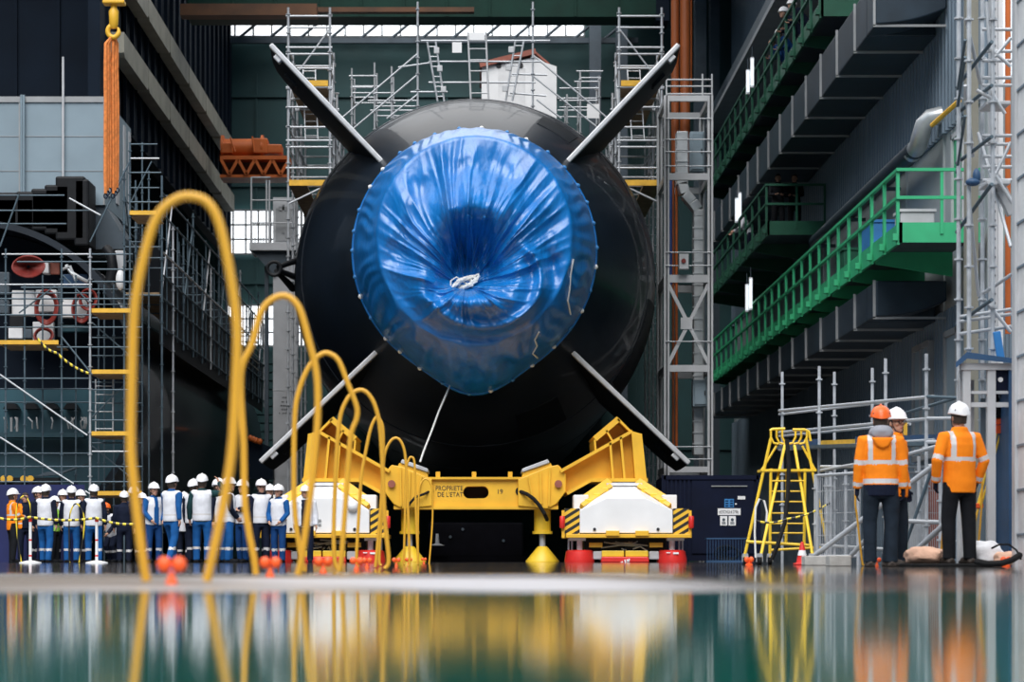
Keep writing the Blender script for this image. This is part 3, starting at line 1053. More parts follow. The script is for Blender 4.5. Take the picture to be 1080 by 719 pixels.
# ================================================================== the two hydraulic transporters
def transporter(cpx, label, lettered):
    d = 53.0
    cx = PX(cpx, d)
    S = lambda px: PX(px - 661 + cpx, d)
    Z = lambda py: PZ(py, d)
    t = thing('hydraulic_transporter', label, 'transporter', (cx, d + 1.2, 0))
    # white cover: upright front then a slope to the top plate
    c = MB()
    f1 = [(611.5, 562), (611.5, 538), (640, 525), (680, 525), (709.5, 538), (709.5, 562)]
    f3 = [(611.5, 562), (611.5, 538), (648, 511), (672, 511), (709.5, 538), (709.5, 562)]
    r0 = [Vector((S(x), d, Z(y))) for x, y in f1]
    r1 = [Vector((S(x), d + (0.9 if 2 <= i <= 3 else 0.45 if i in (1, 4) else 0), Z(y))) for i, (x, y) in enumerate(f3)]
    r2 = [Vector((S(x), d + 2.6, Z(y))) for x, y in f3]
    r1[0].y = r1[5].y = d + 0.3
    c.loft([r0, r1, r2])
    cov = c.build('cover', 'white', t, bevel=0.012)
    b = MB()
    for px in (627, 694):
        b.disc((S(px), d - 0.01, Z(558)), (0, 1, 0), 0.035, 0.03, 10)
    b.build('bolt', 'ink', cov)
    for s in (1, -1):
        m = lambda px: S(661 + s * (px - 661))
        y = MB()
        y.add([], [])
        y.bar((m(708), d + 0.55, Z(535)), (m(672), d + 1.1, Z(510)), 0.42, 0.09, (0, -1, 0.5))
        y.bar((m(708), d + 0.35, Z(534)), (m(676), d + 0.75, Z(512)), 0.10, 0.16, (0, -1, 0.5))
        y.build('side_slope', 'yellow', t)
        k = MB()
        for f in (0.25, 0.55, 0.85):
            p = Vector((m(708), d + 0.3, Z(534))).lerp(Vector((m(678), d + 0.7, Z(513))), f)
            k.box(p, (0.16, 0.1, 0.13))
        k.build('hinge', 'yellow_bright', t, bevel=0.02)
        w = MB().bx(m(700), m(716), d + 0.5, d + 1.2, Z(537), Z(521))
        w.build('control_box', 'white', t, bevel=0.02)
        h = MB().bx(m(710.5), m(726.5), d + 0.05, d + 0.13, Z(563), Z(536))
        h.bx(m(712), m(725), d + 0.13, d + 2.4, Z(562), Z(538))
        h.build('hazard_panel', 'hazard', t)
        p = MB().bx(m(726.5), m(729.5), d + 0.02, d + 0.16, Z(567), Z(538))
        p.build('corner_post', 'yellow', t)
        l = MB()
        l.lathe([(0.045, Z(557)), (0.06, Z(556)), (0.06, Z(545)), (0.045, Z(544))], (m(729), d - 0.02, 0), 14)
        l.build('marker_lamp', 'red', t, smooth=True)
        # support leg
        j = MB()
        j.lathe([(0.065, Z(583)), (0.065, Z(567))], (m(710), d + 0.35, 0), 16)
        j.build('ram', 'white', t, smooth=True)
        j = MB()
        j.tube((m(718), d + 0.4, Z(584)), (m(718), d + 0.4, Z(567)), 0.022, 8)
        j.tube((m(721.5), d + 0.4, Z(584)), (m(721.5), d + 0.4, Z(567)), 0.022, 8)
        j.build('guide_rod', 'galv', t, smooth=True)
        j = MB().bx(m(704), m(722), d + 0.1, d + 0.6, Z(570), Z(567))
        j.build('mount_plate', 'white_dirty', t)
        f = MB()
        f.lathe([(0.33, 0.0), (0.335, 0.04), (0.30, 0.24), (0.26, 0.27)], (m(710), d + 0.36, 0), 28)
        f.build('foot', 'red', t, smooth=True)
        if s > 0:
            q = MB().box((m(713), d + 0.035, 0.20), (0.12, 0.012, 0.04)).box((m(705), d + 0.035, 0.21), (0.09, 0.012, 0.02))
            q.build('foot_marking', 'white', t)
        g = MB().bx(m(685), m(696), d + 0.2, d + 0.9, Z(590), Z(581))
        g.build('wheel_box', 'grey_light', t, bevel=0.03)
        wh = MB()
        wh.lathe([(0.25, -0.16), (0.29, -0.12), (0.29, 0.12), (0.25, 0.16)], (m(690), d + 1.3, 0.29), 20, 'X')
        wh.build('wheel', 'rubber', t, smooth=True)
    fr = MB()
    fr.bx(S(597), S(728), d - 0.06, d + 2.7, Z(567), Z(563))
    for px in (646, 677):
        fr.bx(S(px - 7), S(px + 7), d - 0.12, d + 0.1, Z(565), Z(559.5))
    fr.build('deck_frame', 'yellow', t, bevel=0.01)
    tp = MB().bx(S(642), S(680), d + 0.8, d + 2.5, Z(511), Z(508))
    tp.build('top_plate', 'white_dirty', t)
    tl = MB()
    tl.lathe([(0.5, Z(508)), (0.5, PZ(507, d))], (S(661), d + 1.6, 0), 24)
    tl.build('turntable', 'grey_light', t, smooth=True)
    un = MB().bx(S(617), S(705), d + 0.4, d + 2.4, Z(580), Z(567))
    un.build('undercarriage', 'black', t)
    pi = MB()
    rnd = random.Random(5 + int(cpx))
    for k in range(9):
        a, b_ = rnd.uniform(632, 690), rnd.uniform(632, 690)
        h = rnd.uniform(570, 579)
        pi.path([Vector((S(a), d + 0.33, Z(h))), Vector((S((a + b_) / 2), d + 0.27, Z(h + rnd.uniform(-3, 3)))), Vector((S(b_), d + 0.33, Z(h + rnd.uniform(-2, 2))))], 0.018, 6)
    pi.build('pipework', 'grey_steel', t, smooth=True)
    for px in (629, 693):
        MB().bx(S(px - 7), S(px + 7), d + 0.25, d + 0.4, Z(577), Z(572)).build('spring_bracket', 'yellow', t)
    ax = MB().bx(S(635), S(658.5), d + 0.1, d + 0.5, Z(587), Z(580.5)).bx(S(660), S(684), d + 0.1, d + 0.5, Z(587), Z(580.5))
    ax.build('axle_bar', 'yellow_bright', t, bevel=0.015)
    rc = MB()
    rc.prism([(S(634), 0.0), (S(685), 0.0), (S(684), Z(587)), (S(635), Z(587))], d + 0.05, d + 0.6)
    rc.build('red_skirt', 'red', t, bevel=0.02)
    if lettered:
        q = MB()
        for (xa, ya, xb, yb_) in ((652, 595, 657, 592), (659, 590, 660, 593), (661.5, 589.5, 662.5, 593), (662.5, 593, 664, 589)):
            line_bar(q, (xa, ya), (xb, yb_), d, 0.03, d + 0.03, d + 0.05)
        q.build('foot_marking', 'white', t)
    else:
        q = MB()
        for k in range(3):
            x = S(661 - 14 + k * 5)
            for dz in (0.0, 0.09):
                q.box((x, d - 0.012, Z(553) + dz), (0.07, 0.02, 0.05))
        q.build('plug_socket', 'grey_steel', cov)
        tb = MB()
        tb.ell((S(692), d - 0.05, Z(534)), 0.13, 0.1, 0.12, 12, 8)
        tb.build('cover_bulge', 'white_dirty', cov, smooth=True)
    return t


transporter(661, 'white-covered yellow transporter with hazard stripes under the right cradle arm', True)
transporter(341, 'white-covered yellow transporter standing under the left cradle arm', False)

# ================================================================== yellow hoops on the floor
def hoop(label, pts, d, foot, foot_r, r=0.020, group=None, name='hoop_stand', mtl='hoop_yellow'):
    """pts: the run of the hoop in the upright plane d metres off; the two ends are led down to the floor."""
    ends = [(pts[0][0] + (foot - pts[0][0]) * 0.12, None)] + pts + [(pts[-1][0] + (foot - pts[-1][0]) * 0.12, None)]
    ctrl = [Vector((PX(x, d), d, 0.012 if y is None else PZ(y, d))) for x, y in ends]
    # Catmull-Rom
    run = []
    for i in range(len(ctrl) - 1):
        p0, p1, p2, p3 = ctrl[max(i - 1, 0)], ctrl[i], ctrl[i + 1], ctrl[min(i + 2, len(ctrl) - 1)]
        for k in range(8):
            t = k / 8
            run.append(0.5 * ((2 * p1) + (p2 - p0) * t + (2 * p0 - 5 * p1 + 4 * p2 - p3) * t * t + (3 * p1 - p0 - 3 * p2 + p3) * t ** 3))
    run.append(ctrl[-1])
    base = Vector((PX(foot, d), d, 0))
    t = thing(name, label, 'hoop', base, 0, group)
    mb = MB()
    mb.path(run, r, 10)
    mb.build('loop', mtl, t, smooth=True)
    if foot_r:
        mb = MB()
        mb.lathe([(foot_r * 0.45, 0), (foot_r * 0.45, 0.012), (0.012, 0.03), (0.012, 0.05)], base, 12)
        for s in (-1, 1):
            mb.ell(base + Vector((s * foot_r * 0.55, 0, 0.075)), foot_r * 0.55, foot_r * 0.4, foot_r * 0.6, 14, 10)
        mb.build('base', 'orange_plastic', t, smooth=True)
    return t


HOOPS = [
    (9.0, 181, 0.050, [(151, 591), (146, 554), (141, 508), (138, 470), (139, 400), (142, 325), (152, 270), (165, 230), (182, 212), (200, 207), (219, 214), (232, 238), (243, 290), (250, 345), (249, 400), (245, 470), (238, 520), (231, 554), (223, 591)]),
    (12.5, 285, 0.050, [(268, 589), (262, 558), (258, 526), (257, 470), (254, 396), (266, 362), (276, 328), (290, 314), (304, 313), (316, 326), (325, 356), (334, 395), (335, 440), (331, 490), (325, 540), (318, 589)]),
    (15.9, 341, 0.055, [(318, 590), (312, 550), (310, 510), (311, 440), (316, 410), (327, 385), (340, 373), (350, 374), (358, 382), (366, 402), (376, 428), (376, 442), (370, 460), (366, 510), (363, 550), (360, 590)]),
    (19.4, 376, 0.050, [(353, 590), (352, 560), (354, 500), (358, 445), (365, 423), (374, 413), (384, 412), (393, 422), (399, 440), (402, 465), (404, 505), (406, 550), (410, 590)]),
    (23.1, 387, 0.045, [(376, 588), (378, 550), (381, 505), (385, 480), (391, 452), (397, 440), (401, 443), (404, 455), (404, 490), (402, 530), (397, 588)]),
    (27.3, 418, 0.045, [(400, 590), (402, 550), (404, 500), (406, 478), (412, 465), (419, 462), (425, 470), (428, 487), (430, 530), (432, 590)]),
    (32.5, 431, 0.045, [(426, 590), (427, 550), (428, 500), (431, 485), (434, 482), (437, 487), (438, 510), (439, 550), (441, 590)]),
    (41.5, 447, 0.045, [(441, 590), (441, 550), (442, 518), (445, 508), (449, 505), (453, 508), (456, 518), (456, 550), (453, 590)]),
]
ORD = ['tallest and nearest yellow hoop, left of the other hoops with a blurred orange base', 'second yellow hoop of the floor row, arching past the grey column', 'third yellow hoop of the row, its left leg beside the man by the transporter', 'fourth yellow hoop of the row, crossing the left cradle arm', 'fifth yellow hoop of the row, slim, before the transporter side', 'sixth yellow hoop of the row, before the left cradle knuckle', 'seventh yellow hoop of the row, small, at the left jack leg', 'last and smallest yellow hoop of the row, under the beam lettering']
for (d, ft, fr_, pts), lab in zip(HOOPS, ORD):
    hoop(lab, pts, d, ft, fr_, 0.0175 if d < 20 else 0.016, 'yellow hoops in a row on the wet floor')
hoop('yellow hoop with orange base behind the worker in the orange helmet', [(909, 590), (904, 545), (902, 526), (905, 490), (915, 468), (926, 465), (938, 475), (943, 500), (944, 545), (942, 590)], 27.9, 925, 0.045, 0.012, 'yellow hoops beside the orange workers')
hoop('yellow hoop with orange base beside the worker in the white helmet', [(992, 590), (996, 540), (1001, 498), (1006, 480), (1016, 466), (1026, 465), (1034, 478), (1036, 510), (1034, 550), (1030, 590)], 28.2, 984, 0.045, 0.012, 'yellow hoops beside the orange workers')
hoop('thin pale hoop at the left end of the crowd, before the orange jacket', [(22, 590), (19, 570), (17, 545), (19, 530), (25, 523), (31, 530), (33, 545), (33, 570), (32, 590)], 44.0, 27, 0, 0.013, 'pale hoops before the crowd', mtl='stripe_chain')
hoop('thin pale hoop before the second white vest from the left', [(73, 590), (73, 570), (73, 550), (75, 538), (80, 531), (86, 537), (89, 550), (87, 570), (84, 590)], 44.0, 79, 0, 0.013, 'pale hoops before the crowd', mtl='stripe_chain')
for px, d_, lab in ((1061, 27.2, 'small orange floor marker before the white sack pile at the right'), (790, 32.0, 'small orange floor marker between the wheels of the yellow ladder')):
    b0 = Vector((PX(px, d_), d_, 0))
    t = thing('floor_marker', lab, 'marker', b0, 0, 'orange floor markers')
    mb = MB(); mb.lathe([(0.05, 0), (0.05, 0.015), (0.015, 0.03), (0.015, 0.06)], b0, 12)
    mb.build('base', 'orange_plastic', t, smooth=True)
    mb = MB()
    for s in (-1, 1):
        mb.ell(b0 + Vector((s * 0.03, 0, 0.075)), 0.035, 0.03, 0.04, 12, 8)
    mb.build('knob', 'orange_plastic', t, smooth=True)

# white posts of the crowd barrier and the striped chain
for px, lab in ((32, 'white barrier post on a flat base before the orange jacket'), (102, 'white barrier post on a flat base before the white vest by the orange helmet')):
    d_ = 43.0
    b0 = Vector((PX(px, d_), d_, 0))
    t = thing('barrier_post', lab, 'post', b0, 0, 'white barrier posts')
    mb = MB(); mb.lathe([(0.20, 0), (0.20, 0.02), (0.05, 0.05)], b0, 18); mb.build('base', 'white', t, smooth=True)
    mb = MB(); mb.tube(b0 + Vector((0, 0, 0.03)), b0 + Vector((0, 0, 0.74)), 0.026, 12); mb.build('pole', 'white', t, smooth=True)
    mb = MB(); mb.tube(b0 + Vector((0, 0, 0.74)), b0 + Vector((0, 0, 0.80)), 0.034, 12); mb.build('cap', 'red', t, smooth=True)
    mb = MB()
    for z in (0.12, 0.4):
        mb.tube(b0 + Vector((0, 0, z)), b0 + Vector((0, 0, z + 0.03)), 0.0275, 12)
    mb.build('red_band', 'red', t, smooth=True)


def chain(label, stops, d, name='barrier_chain', cat='chain', r=0.014):
    mb = MB()
    for (xa, ya), (xb, yb) in zip(stops, stops[1:]):
        pts = [Vector((PX(xa + (xb - xa) * i / 10, d), d - 0.05, PZ(ya + (yb - ya) * i / 10 + 3.0 * (1 - (2 * i / 10 - 1) ** 2), d))) for i in range(11)]
        mb.path(pts, r, 6)
    o = mb.build(name, 'stripe_chain', smooth=True)
    tag(o, label, cat)
    return o


chain('yellow and black striped chain slung before the left crowd', [(-4, 545), (32, 545), (102, 546), (146, 552)], 43.0, r=0.024)
# ================================================================== right side of the dock
def walkway(label, x0, x1, d0, d1, z, mtl, n):
    """A railed gallery on the right wall, its front end facing the dock mouth."""
    t = thing('green_gallery', label, 'walkway', ((x0 + x1) / 2, (d0 + d1) / 2, z), 0, 'green galleries along the right wall')
    MB().bx(x0, x1, d0, d1, z - 0.06, z).build('deck', 'grey_dark', t)
    f = MB().bx(x0 - 0.06, x0, d0 - 0.06, d1, z - 0.26, z + 0.12).bx(x0 - 0.06, x1, d0 - 0.06, d0, z - 0.26, z + 0.12)
    f.build('fascia', mtl, t)
    ys = [d0 + (d1 - d0) * (i / (n - 1)) for i in range(n)]
    for i, y in enumerate(ys):
        MB().bx(x0 - 0.11, x0 - 0.05, y - 0.045, y + 0.045, z - 0.3, z + 1.15).build('post', mtl, t)
        if i % 2 == 0 and i:
            b = MB()
            b.prism([(x0, z - 0.06), (x1, z - 0.06), (x1, z - 0.55), (x0, z - 0.3)], y - 0.05, y + 0.05)
            b.build('bracket', mtl, t)
    for y in ys:
        MB().box((x0 - 0.14, y - 0.02, z - 0.16), (0.10, 0.16, 0.13)).build('bolt_plate', mtl, t)
    for h in (1.15, 0.62):
        MB().bx(x0 - 0.12, x0 - 0.05, d0 - 0.05, d1, z + h - 0.06, z + h).build('hand_rail' if h > 1 else 'mid_rail', mtl, t)
        MB().bx(x0 - 0.12, x1, d0 - 0.1, d0 - 0.03, z + h - 0.06, z + h).build('end_rail', mtl, t)
    m = int(max(2, round((x1 - x0) / 0.75)))
    for i in range(1, m + 1):
        x = x0 + (x1 - x0) * i / m
        MB().bx(x - 0.06, x, d0 - 0.085, d0 - 0.065, z - 0.1, z + 1.12).build('post', mtl, t)
    return t


W_LOW = walkway('lowest and nearest green gallery, bright green railings beside the scaffold tower', 8.05, 9.6, 46.0, 84.0, 6.35, 'green_paint', 26)
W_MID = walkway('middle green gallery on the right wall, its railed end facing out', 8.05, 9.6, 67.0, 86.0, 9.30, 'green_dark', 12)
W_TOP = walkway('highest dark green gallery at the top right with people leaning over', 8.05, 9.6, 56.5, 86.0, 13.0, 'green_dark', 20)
# crates and sheets kept on the lowest gallery: teal door leaf and pale panels behind the rails
dr = thing('gallery_door', 'teal door leaf in pale cladding behind the end rails of the lowest green gallery', 'door', (9.6, 50, 6.4))
MB().bx(9.55, 9.70, 47.6, 48.6, 6.4, 8.5).build('leaf', 'green_paint', dr)
MB().bx(9.5, 9.7, 47.5, 47.6, 6.4, 8.6).bx(9.5, 9.7, 48.6, 48.7, 6.4, 8.6).bx(9.5, 9.7, 47.5, 48.7, 8.5, 8.6).build('door_frame', 'grey_light', dr)
for i, (y, w, h, mm, lab) in enumerate(((53.0, 1.4, 1.1, 'blue_bright', 'blue sheeted crate standing on the lowest green gallery'), (49.3, 0.7, 0.8, 'grey_light', 'pale grey bin standing on the lowest green gallery'), (57.0, 1.2, 1.0, 'green_dark', 'dark green locker standing on the lowest green gallery'))):
    t = thing('gallery_box', lab, 'box', (8.9, y, 6.35))
    MB().bx(8.6, 9.3, y, y + w, 6.36, 6.35 + h).build('body', mm, t, bevel=0.03)
    MB().bx(8.57, 9.33, y - 0.03, y + w + 0.03, 6.35 + h, 6.41 + h).build('lid', mm, t)


def big_duct(label, z0, z1, d0, d1):
    t = thing('air_duct', label, 'duct', (8.9, (d0 + d1) / 2, z0), 0, 'large dark air ducts along the right wall')
    mb = MB()
    x0 = 8.15
    # the front end sweeps down in a curve
    n = 9
    rings = []
    for i in range(n):
        f = i / (n - 1)
        x = x0 + (9.6 - x0) * f
        rings.append((x, z0 + 0.32 * f ** 2))
    poly = rings + [(9.6, z1), (x0, z1)]
    mb.prism(poly, d0, d0 + 1.2)
    mb.bx(x0, 9.6, d0 + 1.2, d1, z0, z1)
    mb.build('casing', 'duct_dark', t, bevel=0.03)
    y = d0 + 0.05
    while y < d1:
        s = MB()
        s.bx(x0 - 0.05, x0, y, y + 0.05, z0 - 0.03, z1 + 0.02)
        s.bx(x0 - 0.05, 9.6, y, y + 0.05, z0 - 0.05, z0 - 0.001)
        s.build('seam_flange', 'grey_steel', t)
        y += 2.6
    return t


big_duct('lower dark air duct on the right wall, under the lowest green gallery', 5.05, 5.78, 49.6, 86)
big_duct('upper dark air duct on the right wall, above the corrugated cladding', 11.05, 12.05, 49.6, 86)
pd = thing('round_pipe', 'dark round pipe along the right wall ending in a silver bend', 'pipe', (9.2, 58, 8.7))
MB().tube((9.25, 51.2, 8.75), (9.25, 66.3, 8.75), 0.20, 16).build('pipe_run', 'duct_dark', pd, smooth=True)
mb = MB()
mb.path([Vector((9.25, 51.6, 8.72)), Vector((9.25, 50.9, 8.78)), Vector((9.25, 50.55, 8.95)), Vector((9.28, 50.4, 9.12)), Vector((9.4, 50.3, 9.25)), Vector((9.65, 50.25, 9.3))], 0.19, 16)
mb.build('silver_bend', 'duct_silver', pd, smooth=True)
for i, y in enumerate((55, 60, 65)):
    MB().bx(9.2, 9.6, y, y + 0.08, 8.45, 8.53).build('bracket', 'grey_dark', pd)
# yellow spout pole beside the silver bend
sp = MB().tube(P(983, 132, 49.0), P(1012, 106, 47.8), 0.05, 8)
o = sp.build('yellow_pole', 'yellow_board', smooth=True)
tag(o, 'slanting yellow pole beside the silver pipe bend', 'pole')
# windows in the lower right wall
for k, (da, db) in enumerate(((51.2, 53.0), (47.0, 49.4))):
    w_ = MB().bx(9.55, 9.66, da, db, 2.3, 4.6)
    w = struct(w_.build('window_%d' % (4 + k), 'panel_grey'))
    fr = MB()
    for y in (da, (da + db) / 2, db):
        fr.bx(9.50, 9.68, y - 0.06, y + 0.06, 2.2, 4.7)
    for z in (2.25, 4.65):
        fr.bx(9.50, 9.68, da, db, z - 0.06, z + 0.06)
    fr.build('window_frame', 'grey_steel', w)

# tube lamps on the dark recesses
for i, (px, y0, y1, d, lab) in enumerate(((789, 75, 97, 66, 'left tube lamp of the upper pair behind the highest green gallery'), (793.5, 62, 90, 66, 'right tube lamp of the upper pair behind the highest green gallery'), (777, 210, 233, 74, 'left tube lamp of the middle pair behind the middle green gallery'), (780.5, 204, 230, 74, 'right tube lamp of the middle pair behind the middle green gallery'), (788, 301, 327, 70, 'left tube lamp of the lower pair above the lowest green gallery'), (792, 294, 325, 70, 'right tube lamp of the lower pair above the lowest green gallery'))):
    c = P(px, (y0 + y1) / 2, d)
    t = thing('tube_lamp', lab, 'lamp', (c.x, c.y, PZ(y1, d)), 0, 'upright tube lamps')
    MB().bx(c.x - 0.035, c.x + 0.035, d - 0.03, d + 0.03, PZ(y1, d), PZ(y0, d)).build('tube', 'lamp_lit', t)
    MB().bx(c.x - 0.05, c.x + 0.05, d + 0.03, d + 0.10, PZ(y1, d) - 0.05, PZ(y0, d) + 0.05).build('housing', 'white', t)
    MB().tube((c.x, d + 0.06, PZ(y0, d)), (c.x, d + 0.06, PZ(y0, d) + 0.35), 0.015, 6).build('hanger', 'grey_dark', t)

# ---- steel frame with the silver duct, right of the hull
FD = 62.4
fx0, fx1 = PX(703, FD), PX(749, FD)
st = thing('service_tower', 'grey steel frame tower with cross brace right of the submarine', 'frame', ((fx0 + fx1) / 2, FD, 0))
for x in (fx0, fx1):
    for y in (FD, FD + 2.4):
        b = MB().bx(x - 0.07, x + 0.07, y - 0.07, y - 0.04, 0, PZ(101, FD)).bx(x - 0.07, x + 0.07, y + 0.04, y + 0.07, 0, PZ(101, FD)).bx(x - 0.015, x + 0.015, y - 0.07, y + 0.07, 0, PZ(101, FD))
        b.build('column', 'grey_light' if y == FD else 'grey_steel', st)
for ya, yb in ((101, 107), (183, 190), (290, 298), (385, 392), (492, 498)):
    for y in (FD, FD + 2.4):
        MB().bx(fx0, fx1, y - 0.06, y + 0.06, PZ(yb, FD), PZ(ya, FD)).build('beam', 'grey_light' if y == FD else 'grey_steel', st)
    for x in (fx0, fx1):
        MB().bx(x - 0.05, x + 0.05, FD, FD + 2.4, PZ(yb, FD), PZ(ya, FD)).build('side_beam', 'grey_steel', st)
for a, b in (((704, 298), (748, 385)), ((748, 298), (704, 385))):
    mb = MB(); mb.bar(P(*a, FD), P(*b, FD), 0.06, 0.09); mb.build('brace', 'grey_light', st)
MB().box(P(724, 341, FD - 0.03), (0.30, 0.05, 0.30)).build('gusset', 'grey_light', st)
for y in (84, 91, 99):
    tpart(st, 'hand_rail', P(702, y, FD), P(751, y, FD), 0.022, 'grey_light')
for px in (703, 741, 751):
    tpart(st, 'rail_post', P(px, 102, FD), P(px, 78, FD), 0.024, 'grey_light')
for y in (125, 147, 160, 175, 266, 280, 360, 471, 484):
    tpart(st, 'guard_rail', P(702, y, FD - 0.1), P(750, y, FD - 0.1), 0.016, 'galv')
# silver duct inside the frame
sd = thing('ventilation_duct', 'silver ventilation duct running down inside the grey steel frame', 'duct', (PX(735, 63.6), 63.6, PZ(478, 63.6)))
dm = 63.6


def duct_seg(name, pts, w, dep=0.5):
    mb = MB()
    for (xa, ya), (xb, yb) in zip(pts, pts[1:]):
        mb.bar(P(xa, ya, dm), P(xb, yb, dm), w, dep, (0, -1, 0))
    mb.build(name, 'duct_silver', sd, bevel=0.02)


duct_seg('upper_run', [(719, 140), (719, 196)], 0.30)
duct_seg('bend', [(719, 193), (722, 205), (730, 214), (736, 222), (736, 230)], 0.26)
duct_seg('lower_run', [(736, 228), (736, 480)], 0.26)
rb = MB()
for y in list(range(240, 480, 12)):
    rb.box(P(736, y, dm - 0.26), (0.28, 0.04, 0.03))
for y in range(146, 190, 12):
    rb.box(P(719, y, dm - 0.26), (0.33, 0.04, 0.03))
rb.build('stiffener', 'duct_silver', sd)
for (xa, xb, ya, yb, dd, lab) in ((727, 742, 140, 182, 64.3, 'grey cabinet high in the steel frame beside the silver duct'), (730, 745.5, 401, 429, 63.0, 'pale grey cabinet fixed low on the silver duct')):
    t = thing('wall_cabinet', lab, 'cabinet', (PX((xa + xb) / 2, dd), dd, PZ(yb, dd)))
    MB().bx(PX(xa, dd), PX(xb, dd), dd - 0.2, dd + 0.2, PZ(yb, dd), PZ(ya, dd)).build('body', 'panel_grey', t, bevel=0.02)
    MB().bx(PX(xa, dd) + 0.04, PX(xb, dd) - 0.04, dd - 0.24, dd - 0.2, PZ(yb, dd) + 0.05, PZ(ya, dd) - 0.05).build('door', 'panel_grey', t, bevel=0.01)
    MB().bx(PX(xb, dd) - 0.09, PX(xb, dd) - 0.06, dd - 0.27, dd - 0.24, PZ((ya + yb) / 2, dd) - 0.06, PZ((ya + yb) / 2, dd) + 0.06).build('handle', 'ink', t)
t = thing('valve_box', 'small pale box with a red dial on the steel frame rail', 'box', (PX(721, 62.1), 62.1, PZ(284, 62.1)))
MB().bx(PX(716, 62.1), PX(726, 62.1), 62.0, 62.2, PZ(284, 62.1), PZ(268, 62.1)).build('body', 'grey_light', t, bevel=0.01)
MB().disc(P(721, 275, 61.97), (0, 1, 0), 0.06, 0.03, 14).build('dial', 'coil_red', t)
# standing pipes behind the frame
for px, dd, r, ya, yb, mm, lab in ((712, 65.3, 0.11, -60, 182, 'pipe_orange', 'rust orange standing pipe behind the right scaffold tower, left one'), (722.5, 65.3, 0.14, -60, 182, 'pipe_orange', 'rust orange standing pipe behind the right scaffold tower, right one'), (728.5, 65.5, 0.04, -60, 100, 'orange_steel', 'thin bright orange pipe beside the rust orange pipes'), (707.5, 63.9, 0.04, 190, 300, 'pipe_blue', 'thin blue pipe inside the steel frame'), (710, 63.9, 0.035, 190, 480, 'pipe_orange', 'thin rust pipe inside the steel frame, left one'), (713.5, 63.9, 0.035, 190, 480, 'orange_steel', 'thin orange pipe inside the steel frame, right one')):
    a, b = P(px, yb, dd), P(px, ya, dd)
    o = MB().tube(a, b, r, 14).build('standing_pipe', mm, smooth=True)
    tag(o, lab, 'pipe')
    if yb < 480 and False:
        pass

# ---- navy site container
cd = 56.2
cx0, cx1 = PX(700, cd), PX(800, cd)
sc_ = thing('site_container', 'navy blue steel container standing behind the yellow ladder', 'container', ((cx0 + cx1) / 2, cd + 1.2, 0))
mb = MB()
zt = PZ(501, cd)
mb.bx(cx0, cx1, cd + 0.04, cd + 2.4, 0.08, zt - 0.04)
mb.build('body', 'navy_steel', sc_)
mb = MB()
x = cx0 + 0.06
while x < PX(728, cd):
    mb.bx(x, x + 0.05, cd, cd + 0.04, 0.15, zt - 0.1)
    x += 0.1
mb.build('ribbing', 'navy_steel', sc_)
mb = MB().bx(PX(730, cd), PX(795, cd), cd, cd + 0.04, 0.2, zt - 0.12)
dro = mb.build('door', 'navy_steel', sc_)
MB().bx(PX(750, cd), PX(788, cd), cd - 0.03, cd, PZ(513, cd), PZ(512, cd)).build('door_rail', 'grey_steel', dro)
mb = MB().bx(cx0, cx1, cd - 0.02, cd + 0.08, zt - 0.1, zt).bx(cx0, cx1, cd - 0.02, cd + 0.08, 0.03, 0.15)
for x in (cx0, cx1):
    mb.bx(x - 0.05, x + 0.05, cd - 0.02, cd + 0.08, 0, zt)
mb.build('frame', 'navy_steel', sc_)
for (xa, xb, ya, yb, mm, nm) in ((757, 781, 536, 543, 'white', 'name_plate'), (759.5, 767, 544, 554, 'white', 'notice'), (768.5, 776, 544, 554, 'white', 'notice'), (764, 774, 526, 535, 'blue_bright', 'blue_sticker'), (778, 786, 523, 526.5, 'white', 'white_sticker'), (775, 777, 530.5, 532, 'white', 'white_sticker')):
    pl = MB().bx(PX(xa, cd), PX(xb, cd), cd - 0.012, cd - 0.001, PZ(yb, cd), PZ(ya, cd)).build(nm, mm, dro)
    if nm == 'name_plate':
        mb = MB()
        rnd = random.Random(3)
        for k in range(9):                       # the worn print on the plate
            x = PX(759.2 + k * 2.35, cd)
            for dx, dz, sx_, sz_ in rnd.sample([(-0.015, 0, 0.009, 0.07), (0.015, 0, 0.009, 0.07), (0, 0.03, 0.035, 0.009), (0, 0, 0.035, 0.009), (0, -0.03, 0.035, 0.009)], 3):
                mb.box((x + dx, cd - 0.014, PZ(539.6, cd) + dz), (sx_, 0.004, sz_))
        mb.build('worn_print', 'ink', pl)
    if nm == 'notice':
        mb = MB()
        cxm, czm = PX((xa + xb) / 2, cd), PZ((ya + yb) / 2, cd)
        mb.disc((cxm, cd - 0.016, czm + 0.025), (0, 1, 0), 0.035, 0.006, 14)
        for k in range(3):
            mb.box((cxm, cd - 0.016, czm - 0.03 - 0.022 * k), (0.09, 0.006, 0.008))
        mb.build('symbol', 'grey_dark', pl)
    if nm == 'blue_sticker':
        mb = MB()
        for k in range(3):
            for j in range(2):
                mb.box((PX(766.5 + j * 5, cd), cd - 0.016, PZ(528 + k * 2.6, cd)), (0.07, 0.006, 0.022))
        mb.build('symbol', 'navy_steel', pl)
